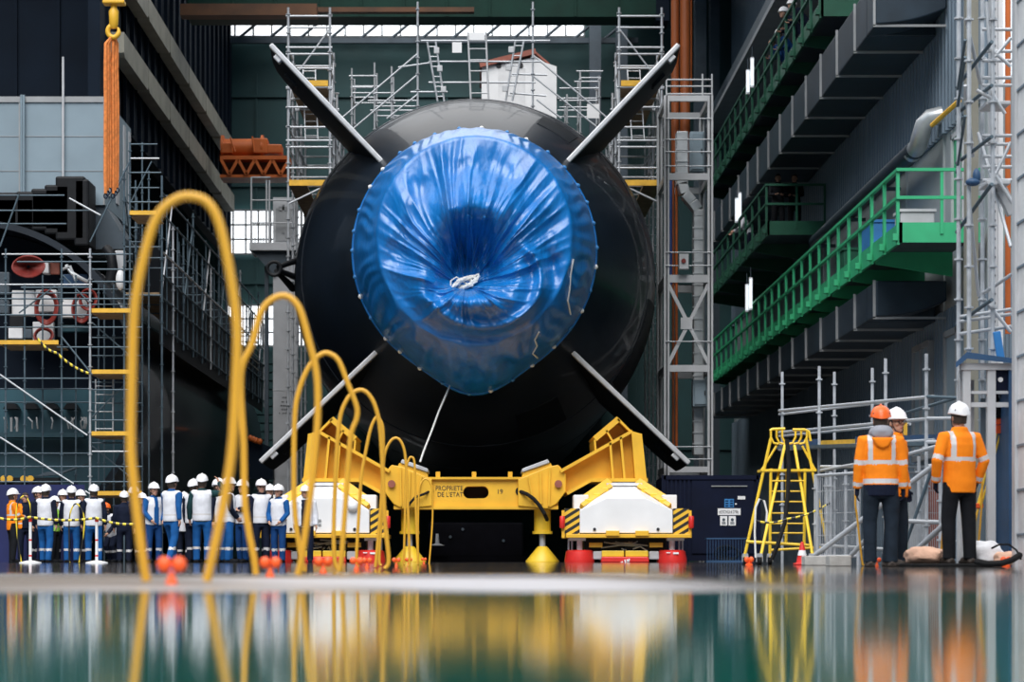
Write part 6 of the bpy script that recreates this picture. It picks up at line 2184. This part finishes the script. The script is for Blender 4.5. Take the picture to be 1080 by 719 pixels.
POSES = {
    'stand': dict(L=((.18, .02, -1), (.05, .22, -1)), R=((.18, .0, -1), (.05, .18, -1))),
    'loose': dict(L=((.30, .05, -1), (.0, .35, -1)), R=((.22, -.10, -1), (.05, .12, -1)), stride=0.10),
    'walk': dict(L=((.15, .35, -1), (.0, .6, -1)), R=((.18, -.30, -1), (.05, .05, -1)), stride=0.22),
    'clasp': dict(L=((.20, .25, -1), (-.55, .9, -.15)), R=((.20, .25, -1), (-.55, .9, -.10))),
    'low': dict(L=((.22, .12, -1), (-.42, .62, -.75)), R=((.22, .12, -1), (-.42, .62, -.75))),
    'cross': dict(L=((.25, .30, -1), (-.95, .45, .10)), R=((.25, .30, -1), (-.95, .40, .02))),
    'phone': dict(L=((.20, .1, -1), (.02, .3, -1)), R=((.30, .45, -.85), (-.35, .55, .75))),
    'hip': dict(L=((.65, -.10, -.75), (-.60, .35, -.55)), R=((.2, .05, -1), (.0, .2, -1))),
    'head': dict(L=((.25, .05, -1), (.0, .3, -1)), R=((.85, .35, .10), (-.45, .15, .85))),
    'back': dict(L=((.28, -.30, -.9), (-.60, -.15, -.75)), R=((.28, -.30, -.9), (-.60, -.15, -.75))),
    'pocket': dict(L=((.35, -.10, -.9), (-.15, .40, -.9)), R=((.35, -.10, -.9), (-.15, .40, -.9))),
    'rail': dict(L=((.30, .45, -.80), (-.15, .90, -.30)), R=((.30, .45, -.80), (-.15, .90, -.30)), lean=26),
    'lean_over': dict(L=((.30, .10, -1), (-.35, .95, .15)), R=((.30, .10, -1), (-.35, .95, .15)), lean=40),
    'stoop': dict(L=((.15, .45, -.9), (-.2, .75, -.6)), R=((.15, .45, -.9), (-.2, .75, -.5)), lean=24, crouch=0.12),
}
TORSO_B = [(.80, .15, .11), (.93, .168, .118), (1.05, .148, .102), (1.2, .160, .112), (1.34, .178, .118), (1.43, .150, .098), (1.48, .075, .066), (1.585, .054, .058)]
N_PERSON = [0]


def person(loc, rotz, height, pose, label, jacket='c_navy', vest=None, trousers='c_blue', helmet='h_white', shin=True, yaw=0.0, pitch=0.0, near=False, hood=None, hem=None, bands=False, gloves=None, glasses=False, open_front=None, group=None, hair=True, beard=False, sleeve=None):
    N_PERSON[0] += 1
    s = height / (1.835 if helmet else 1.78)
    q = POSES[pose]
    t = thing('person', label, 'person', loc, R(rotz), group)
    t.scale = (s, s, s)
    HS = 1.0 if near else 1.09
    vx = 0.009 if near else 0.014
    vc = 0.011 if near else 0.018
    lean = R(q.get('lean', 0))
    crouch = q.get('crouch', 0.0)
    stride = q.get('stride', 0.03)
    hip0 = Vector((0, 0.0, .93 - crouch))

    def up(v):
        """Upper-body point, leaned forward about the hips."""
        v = Vector(v) - Vector((0, 0, .93))
        return Matrix.Rotation(lean, 3, 'X') @ v + hip0
    def D(v, side):
        o_, f, u = v
        return (Matrix.Rotation(lean * 0.4, 3, 'X') @ Vector((side * o_, -f, u))).normalized()
    J = {}
    for side, k in ((1, 'L'), (-1, 'R')):
        sh = up((side * .195, 0.0, 1.425))
        el = sh + D(q[k][0], side) * .285
        wr = el + D(q[k][1], side) * .255
        J[k] = (sh, el, wr)
        fy = -stride * side
        hip = hip0 + Vector((side * .095, 0, -.02))
        an = Vector((side * .115, fy, .085))
        kn = (hip + an) / 2 + Vector((side * .015, -.02 - crouch * 1.3 - abs(stride) * 0.15, .02))
        J['h' + k] = (hip, kn, an)
    hc = up((0, -.02, 1.66))
    HR = Matrix.Rotation(R(yaw), 3, 'Z') @ Matrix.Rotation(R(pitch), 3, 'X')
    H = lambda x, y, z: hc + HR @ Vector((x, y, z)) * HS

    # ---- the body, one surface
    b = MB()

    def rings(tab, infl=0.0, n=18):
        out = []
        for z, rx, ry in tab:
            out.append([up((( rx + infl) * math.cos(2 * math.pi * j / n), (ry + infl) * math.sin(2 * math.pi * j / n), z)) for j in range(n)])
        return out
    b.loft(rings(TORSO_B))
    for side, k in ((1, 'L'), (-1, 'R')):
        sh, el, wr = J[k]
        b.path([sh - Vector((side * .05, 0, 0)), sh, (sh + el) / 2, el, (el * .65 + wr * .35), wr], [.055, .058, .048, .040, .042, .029], 10)
        hip, kn, an = J['h' + k]
        b.path([hip + Vector((0, 0, .05)), hip - Vector((0, 0, .10)), (hip + kn) / 2, kn, kn * .7 + an * .3, an, an - Vector((0, 0, .04))], [.085, .088, .075, .056, .056, .040, .042], 12)
        b.ell(an + Vector((0, -.06, -.045)), .042, .125, .038, 10, 7)
        # hand
        df = (wr - el).normalized()
        pn = df.cross(Vector((0, 1, 0)))
        lat = Vector((0, -1, 0)) - df * df.dot(Vector((0, -1, 0)))
        if lat.length < 0.2:
            lat = Vector((0, 0, 1)) - df * df.z
        lat.normalize()
        inn = df.cross(lat).normalized()
        if inn.x * side > 0:
            inn = -inn
        pc = wr + df * .05
        b.path([wr, wr + df * .03, wr + df * .09], [.026, .028, .026], 10)
        for o_ in (-.022, .022):
            b.path([wr + df * .02 + lat * o_ * .6, wr + df * .095 + lat * o_], [.017, .016], 8)
        for i, (o_, L_) in enumerate(((.031, .068), (.0105, .078), (-.0105, .072), (-.031, .056))):
            p0 = wr + df * .09 + lat * o_
            p1 = p0 + df * L_ * .5 + inn * .012
            p2 = p1 + (df * .75 + inn * .65).normalized() * L_ * .32
            p3 = p2 + (df * .35 + inn * .95).normalized() * L_ * .25
            b.path([p0 - df * .02, p0, p1, p2, p3], [.0095, .0095, .009, .0085, .0075], 7)
        p0 = wr + df * .035 + lat * .03
        b.path([p0, p0 + (df * .6 + lat * .7 + inn * .25).normalized() * .038, p0 + (df * .85 + lat * .42 + inn * .4).normalized() * .068], [.012, .0105, .0085], 7)
    # head
    b.ell(H(0, 0.008, 0.015), .077 * HS, .097 * HS, .108 * HS, 20, 14, HR)
    b.ell(H(0, -.028, -.062), .056, .066, .062, 16, 10, HR)
    b.ell(H(0, -.068, -.095), .026, .024, .020, 10, 8, HR)
    b.path([H(0, -.088, .022), H(0, -.108, -.008), H(0, -.112, -.022)], [.010, .014, .016], 8)
    b.path([H(-.055, -.078, .035), H(0, -.096, .038), H(.055, -.078, .035)], [.010, .013, .010], 8)
    b.path([H(-.022, -.088, -.058), H(0, -.096, -.057), H(.022, -.088, -.058)], [.008, .011, .008], 7)
    for e in (-1, 1):
        b.ell(H(e * .078, .008, -.012), .012, .022, .034, 10, 8, HR)
        b.ell(H(e * .045, -.070, -.018), .022, .018, .020, 10, 8, HR)
    bo_ = b.build('body', ['skin', 'ink', 'lips', gloves or 'skin', 'hair'], t, local=True)
    HRi = HR.inverted()
    hands = [(J[k][2], (J[k][2] - J[k][1]).normalized()) for k in 'LR']

    def paint_body(c):
        l = HRi @ (c - hc)
        if l.length < .17:
            if l.y < -.06:
                for e in (-1, 1):
                    if abs(l.x - e * .033) < .013 and abs(l.z - .008) < .007:
                        return 1
                if abs(l.x) < .024 and abs(l.z + .058) < .008:
                    return 2
            if beard and l.y < -.02 and l.z < -.03:
                return 4
            return 0
        for w, d_ in hands:
            if (c - w).length < .22 and (c - w).dot(d_) > -0.02:
                return 3
        return 0
    pending(bo_, vx, paint_body, 2)

    # ---- jacket with sleeves
    jt = [(.80 if not vest else .84, .180, .138), (.93, .186, .142), (1.05, .178, .136), (1.2, .180, .138), (1.34, .190, .142), (1.43, .172, .122), (1.485, .098, .090), (1.535, .080, .082), (1.55, .074, .076)]
    j = MB()
    j.loft(rings(jt, 0.012 if near else 0.0))
    for side, k in ((1, 'L'), (-1, 'R')):
        sh, el, wr = J[k]
        j.path([sh - Vector((side * .09, 0, .0)), sh, (sh + el) / 2, el, (el + wr) / 2, wr + (wr - el).normalized() * .005], [.080, .084, .072, .064, .058, .052], 12)
    mats = [jacket, 'c_reflect', hem or jacket, sleeve or jacket]
    jo = j.build('jacket', mats, t, local=True)

    def paint_jacket(c):
        best = None
        for k in 'LR':
            sh, el, wr = J[k]
            d1, t1 = seg_d(c, sh, el)
            d2, t2 = seg_d(c, el, wr)
            if min(d1, d2) < .095 and (abs(c.x) > .2 or min(d1, d2) < 0.07 and c.y < -0.12):
                best = (d1, t1, 0) if d1 < d2 else (d2, t2, 1)
        if best:
            if bands and ((best[2] == 0 and .78 < best[1] < .97) or (best[2] == 1 and .72 < best[1] < .90)):
                return 1
            return 3 if sleeve else 0
        if bands:
            lo, hi = (.985, 1.04), (1.155, 1.205)
            if hem:
                if c.z < .93:
                    return 2
                lo = (.945, .995)
            if lo[0] < c.z < lo[1] or hi[0] < c.z < hi[1]:
                if hem or hi[0] < c.z:
                    return 1
            if c.z > hi[1] and .105 < abs(c.x) < .155 and c.z < 1.5:
                return 1
        elif hem and c.z < .93:
            return 2
        return 0
    pending(jo, vc, paint_jacket)

    if vest:
        v = MB()
        v.loft(rings([(.86, .192, .152), (.95, .198, .156), (1.05, .192, .152), (1.2, .194, .154), (1.34, .196, .156), (1.43, .168, .134), (1.48, .116, .104), (1.50, .098, .092)], 0.006))
        for side, k in ((1, 'L'), (-1, 'R')):
            sh, el, wr = J[k]
            v.path([sh - Vector((side * .10, 0, 0)), sh - Vector((side * .02, 0, 0)), sh + (el - sh) * .06 - Vector((side * .01, 0, 0))], [.088, .092, .086], 12)
        vo = v.build('vest', [vest, 'c_reflect', open_front or vest], t, local=True)

        def paint_vest(c):
            l = Matrix.Rotation(-lean, 3, 'X') @ (c - hip0) + Vector((0, 0, .93))
            if open_front and l.y < -.05 and abs(l.x) < (.05 if open_front == 'c_blue' else .09) + .03 * max(0, 1.4 - l.z):
                return 2
            if .985 < l.z < 1.02 or (vest == 'hivis_green' and 1.2 < l.z < 1.25):
                return 1
            return 0
        pending(vo, vc, paint_vest)

    # ---- trousers
    tr_ = MB()
    tr_.loft(rings([(.775, .150, .122), (.84, .172, .130), (.93, .178, .132), (1.02, .165, .122)], 0.0))
    for side, k in ((1, 'L'), (-1, 'R')):
        hip, kn, an = J['h' + k]
        tr_.path([hip + Vector((0, 0, .06)), hip - Vector((0, 0, .10)), (hip + kn) / 2, kn, (kn + an) / 2, an + Vector((0, 0, .03)), an - Vector((0, 0, .035))], [.100, .108, .096, .084, .078, .074, .076], 14)
    to = tr_.build('trousers', [trousers, 'c_reflect'], t, local=True)
    pending(to, vc, lambda c: 1 if (shin and .27 < c.z < .325) else 0)

    # ---- boots
    for side, k in ((1, 'L'), (-1, 'R')):
        hip, kn, an = J['h' + k]
        bt = MB()
        bt.path([an + Vector((0, .01, .05)), an + Vector((0, .01, -.03))], [.055, .058], 12)
        bt.ell(an + Vector((0, -.055, -.042)), .052, .145, .043, 14, 9)
        bt.bx(an.x - .05, an.x + .05, an.y - .19, an.y + .075, 0.0, 0.03)
        bto = bt.build('boot', 'boot_brown' if near else 'c_black', t, local=True)
        pending(bto, 0.012 if near else 0.018, None, 2)

    # ---- head wear
    if hair:
        h = MB()
        prof_ = []
        n = 18
        rr = []
        for i in range(7):
            z = -.075 + .115 * i / 6
            ring = []
            for jx in range(n):
                a = 2 * math.pi * jx / n
                x, y = math.cos(a), math.sin(a)
                yy = max(y, -.12 - .02 * i)
                f = 0.90 + 0.10 * min(1, i / 3)
                ring.append(H(.084 * x * f, .104 * yy * f + .012, z))
            rr.append(ring)
        if not helmet:
            for i in range(1, 5):
                a_ = i / 5 * math.pi / 2
                ring = []
                for jx in range(n):
                    a = 2 * math.pi * jx / n
                    ring.append(H(.086 * math.cos(a) * math.cos(a_), .106 * math.sin(a) * math.cos(a_) + .012, .04 + .09 * math.sin(a_)))
                rr.append(ring)
        h.loft(rr)
        h.build('hair', 'hair', t, smooth=True, local=True)
    if helmet:
        hm_ = MB()
        zs = [(0.124, 0.0), (0.130, .006), (0.128, .020), (0.122, .045), (0.110, .075), (0.090, .102), (0.062, .122), (0.030, .132), (0.004, .135)]
        rr = []
        n = 28
        for r, z in zs:
            ring = []
            for jx in range(n):
                a = 2 * math.pi * jx / n
                fr = max(0, -math.sin(a))
                bk = max(0, math.sin(a))
                e = (0.035 * fr ** 3 if z < 0.01 else 0)
                ring.append(H(r * math.cos(a) * .92, (r + e) * math.sin(a) * 1.12 + .008, .038 + z - (0.03 * bk ** 2 if z < 0.03 else 0)))
            rr.append(ring)
        hm_.loft(rr)
        ho_ = hm_.build('helmet', helmet, t, smooth=True, local=True)
        rg_ = MB()
        rg_.path([H(0, -.118, .10), H(0, -.07, .155), H(0, .0, .177), H(0, .07, .157), H(0, .115, .11)], [.006, .013, .015, .013, .006], 8)
        rg_.build('ridge', helmet, ho_, smooth=True, local=True)
        st_ = MB()
        for e in (-1, 1):
            st_.path([H(e * .082, -.01, .05), H(e * .079, -.025, -.03), H(e * .055, -.055, -.095), H(0, -.072, -.120)], .006, 6)
        st_.build('chin_strap', 'ink', ho_, smooth=True, local=True)
        if near:
            vt = MB()
            for e in (-1, 1):
                vt.ell(H(e * .085, .085, .075), .012, .012, .014, 8, 6, HR)
            vt.build('vent', 'ink', ho_, local=True)
    if glasses:
        g_ = MB()
        for e in (-1, 1):
            g_.path([H(e * .034 + .025 * math.cos(2 * math.pi * i / 14), -.106, .008 + .02 * math.sin(2 * math.pi * i / 14)) for i in range(14)], .004, 6, True)
            g_.path([H(e * .058, -.100, .012), H(e * .080, .0, .008)], .004, 6)
        g_.path([H(-.01, -.108, .012), H(.01, -.108, .012)], .004, 6)
        g_.build('glasses', 'ink', t, local=True)
    if hood:
        k_ = MB()
        for zz, r_, th in ((1.515, .105, .040), (1.545, .090, .040)):
            k_.path([up((r_ * math.cos(2 * math.pi * i / 20), .015 + r_ * 1.05 * math.sin(2 * math.pi * i / 20), zz + .02 * math.sin(2 * math.pi * i / 20))) for i in range(20)], th, 10, True)
        k_.ell(up((0, .10, 1.50)), .115, .055, .065, 14, 9)
        ko = k_.build('hood', hood, t, local=True)
        pending(ko, 0.012, None, 4)
        if near:
            k2 = MB()
            k2.prism([(-.13, 1.46), (.13, 1.46), (.06, 1.355), (0, 1.33), (-.06, 1.355)], .13, .19)
            k2o = k2.build('hood', jacket, t, local=True)
            pending(k2o, 0.012, None, 8)
    return t


def crowd(px, top, d, rot, pose, label, **kw):
    X = PX(px, d)
    return person((X, d, 0), rot, max(1.45, PZ(top, d)), pose, label, **kw)


WV = dict(vest='c_white')
GRP = 'crowd of helmeted visitors'
crowd(13, 515.5, 52.2, 120, 'clasp', 'person in an orange jacket at the far left end of the crowd', jacket='c_orange', trousers='c_black', bands=True, shin=False)
crowd(26.5, 520, 54.0, 20, 'stand', 'bareheaded person in dark clothes between orange jacket and large white vest', jacket='c_navy', vest='c_orange', open_front='c_navy', trousers='c_navy', helmet=None, shin=False)
crowd(48, 511, 51.8, 165, 'loose', 'person in white vest with navy sleeves, back turned, third from the left', **WV)
crowd(39.5, 513.5, 53.0, 60, 'stand', 'person in white helmet mostly hidden behind the first white vest', jacket='c_navy', trousers='c_navy')
crowd(57, 525, 53.5, 80, 'clasp', 'person in lime green vest between the first two white vests', jacket='c_black', vest='hivis_green', trousers='c_black', shin=False)
crowd(66, 516.5, 54.1, 30, 'stand', 'person in white helmet behind the lime green vest', jacket='c_navy', trousers='c_navy', vest='c_white')
crowd(75.5, 512.5, 51.9, 185, 'stand', 'person in white vest and blue trousers before the left scaffold diagonal, back turned', **WV)
crowd(84, 517, 53.6, 70, 'stand', 'person in white helmet looking right behind the second white vest', jacket='c_navy', trousers='c_navy')
crowd(99, 511, 51.6, 195, 'loose', 'person in white vest standing left of the orange helmet, back turned', **WV)
crowd(119, 526, 53.3, -30, 'stoop', 'stooping person in an orange helmet', vest='c_white', helmet='h_orange', trousers='c_navy')
crowd(131, 518, 52.0, 190, 'stand', 'person all in navy with white helmet right of the orange helmet, back turned', jacket='c_navy', trousers='c_navy')
crowd(141, 513, 53.6, 170, 'stand', 'person in white helmet partly behind the foot of the tallest hoop', jacket='c_navy', trousers='c_navy')
crowd(149.5, 520, 53.0, 40, 'stand', 'short person in white helmet between tallest hoop leg and blue jacket', jacket='c_navy', trousers='c_navy')
crowd(162, 509, 51.5, 35, 'low', 'person in blue jacket and open white vest, face turned right', jacket='c_blue', vest='c_white', open_front='c_blue', trousers='c_blue_mid')
crowd(181, 501, 50.0, 150, 'walk', 'tall person in white vest with bright blue sleeves, stepping, back turned', jacket='c_blue', vest='c_white', trousers='c_blue')
crowd(194, 519, 53.6, 170, 'stand', 'person half hidden between the stepping person and the broad white vest', jacket='c_white', trousers='c_navy')
crowd(204, 505.5, 53.2, 150, 'stand', 'person in white helmet just behind the left shoulder of the broad white vest', jacket='c_navy', trousers='c_navy', vest='c_white')
crowd(213, 500, 50.2, 180, 'head', 'broad person in white vest with dark green sleeves and raised hand, back turned', jacket='c_teal', vest='c_white', trousers='c_blue')
crowd(230, 505, 52.2, 60, 'stand', 'person in white vest right of the raised hand, face turned right', jacket='c_navy', vest='c_white', trousers='c_blue')
crowd(241, 503.5, 50.5, 100, 'low', 'person in white vest and navy sleeve seen from the side at the crowd centre right', jacket='c_navy', vest='c_white', trousers='c_blue')
crowd(256.5, 506, 51.8, -40, 'cross', 'person in white vest with folded arms', jacket='c_navy', vest='c_white', trousers='c_blue_mid')
crowd(275.5, 505.5, 51.0, 15, 'stand', 'person in white vest and dark trousers with glasses, facing out', jacket='c_navy', vest='c_white', trousers='c_navy', glasses=True)
crowd(284.5, 511, 52.3, 10, 'stand', 'person looking out between the glasses wearer and the right end of the crowd', jacket='c_navy', trousers='c_navy', vest='c_white')
crowd(294, 511, 50.8, -25, 'low', 'person in white vest with blue sleeves at the right end of the crowd', jacket='c_blue', vest='c_white', trousers='c_blue_mid')
crowd(322, 512, 50.6, 5, 'stand', 'person in open white jacket over navy standing alone before the left transporter', jacket='c_white', vest='c_white', open_front='c_navy', trousers='c_navy', shin=False)
# the three workers on the right
person((PX(929, 27.0), 27.0, 0), 178, PZ(427, 27.0), 'stand', 'worker in orange helmet and orange jacket with grey hood, back turned', jacket='c_orange', trousers='c_trouser_dark', helmet='h_orange', near=True, hood='c_grey', hem='c_navy', bands=True, gloves='c_navy', shin=False)
person((PX(943.5, 28.3), 28.3, 0), 60, PZ(430, 28.3), 'stand', 'worker in white helmet and glasses looking out behind the orange helmeted one', jacket='c_orange', trousers='c_trouser_dark', near=True, bands=True, gloves='c_navy', glasses=True, yaw=-28, shin=False)
person((PX(1012, 27.4), 27.4, 0.036), 197, PZ(427, 27.4), 'pocket', 'worker in white helmet and orange jacket before the survey tripod, back turned', jacket='c_orange', trousers='c_black', near=True, bands=True, gloves='c_navy', shin=False)
# people up on the galleries
GZ = 13.01
for px, X, z, H_, lab, kw in (
        (821.5, 8.46, GZ, 1.73, 'left one of the two white helmets side by side on the highest gallery', dict(jacket='c_navy', trousers='c_navy')),
        (828.5, 8.46, GZ, 1.60, 'right one of the two white helmets side by side on the highest gallery', dict(jacket='c_navy', trousers='c_navy')),
        (814, 8.46, GZ, 1.46, 'lower white helmet beyond the pair on the highest gallery', dict(jacket='c_blue_mid', trousers='c_navy')),
        (807.5, 8.46, GZ, 1.50, 'bareheaded onlooker in blue at the far end of the highest gallery group', dict(jacket='c_blue_mid', trousers='c_navy', helmet=None))):
    d = 7.9 * FPX / (px - CXP)
    person((X, d, z), -90 + 12, H_, 'lean_over', lab, group='onlookers on the highest gallery', shin=False, **kw)
for px, d, H_, rot, lab, kw in (
        (820.5, 68.6, 1.66, 0, 'bareheaded onlooker left at the end rail of the middle gallery', dict(helmet=None)),
        (838, 68.9, 1.70, -20, 'bareheaded onlooker right at the end rail of the middle gallery', dict(helmet=None))):
    person((PX(px, d), d, 9.31), rot, H_, 'clasp', lab, group='onlookers on the middle gallery', shin=False, jacket='c_black', trousers='c_black', **kw)
person((8.45, 75.5, 9.31), -90, 1.7, 'rail', 'onlooker in a white top on the long side of the middle gallery', jacket='c_white', trousers='c_navy', shin=False, helmet=None)
finish_pending()
# ================================================================== light and camera
def world():
    w = bpy.data.worlds.new('overcast')
    bpy.context.scene.world = w
    w.use_nodes = True
    nt = w.node_tree
    N, L = nt.nodes, nt.links
    bg = N['Background']
    tc = N.new('ShaderNodeTexCoord')
    sep = N.new('ShaderNodeSeparateXYZ')
    L.new(tc.outputs['Generated'], sep.inputs[0])
    # cloud cover: bright overhead and beyond the hall, dim low down behind the camera
    my = N.new('ShaderNodeMath'); my.operation = 'MULTIPLY_ADD'
    my.inputs[1].default_value = 0.30
    L.new(sep.outputs['Y'], my.inputs[0])
    L.new(sep.outputs['Z'], my.inputs[2])
    r = N.new('ShaderNodeValToRGB')
    r.color_ramp.elements[0].position = 0.0
    r.color_ramp.elements[0].color = (0.025, 0.05, 0.08, 1)
    r.color_ramp.elements[1].position = 0.80
    r.color_ramp.elements[1].color = (1.0, 1.0, 1.0, 1)
    e = r.color_ramp.elements.new(0.25)
    e.color = (0.15, 0.23, 0.31, 1)
    e = r.color_ramp.elements.new(0.52)
    e.color = (0.76, 0.85, 0.94, 1)
    L.new(my.outputs[0], r.inputs['Fac'])
    L.new(r.outputs['Color'], bg.inputs['Color'])
    bg.inputs['Strength'].default_value = 1.6


world()
sun = bpy.data.lights.new('overcast_sun', 'SUN')
sun.energy = 3.1
sun.angle = R(50)
sun.color = (1.0, 0.97, 0.94)
so = bpy.data.objects.new('overcast_sun', sun)
COL.objects.link(so)
so.rotation_euler = (R(42), R(-6), 0)      # from above, over the camera's shoulder
cam = bpy.data.cameras.new('camera')
cam.sensor_width = 36
cam.lens = FPX / 1080 * 36
cam.shift_x = (540 - CXP) / 1080
cam.shift_y = (HZP - 359.5) / 1080
cam.clip_end = 400
cam.dof.use_dof = True
cam.dof.focus_distance = 43
cam.dof.aperture_fstop = 2.5
co = bpy.data.objects.new('camera', cam)
COL.objects.link(co)
co.location = (0, 0, CAMZ)
co.rotation_euler = (R(90), 0, 0)
sc = bpy.context.scene
sc.camera = co
sc.view_settings.view_transform = 'Standard'
sc.view_settings.look = 'None'
sc.view_settings.gamma = 1
sc.view_settings.use_curve_mapping = False
sc.view_settings.exposure = 0.12
sc.cycles.use_denoising = True
sc.cycles.max_bounces = 8
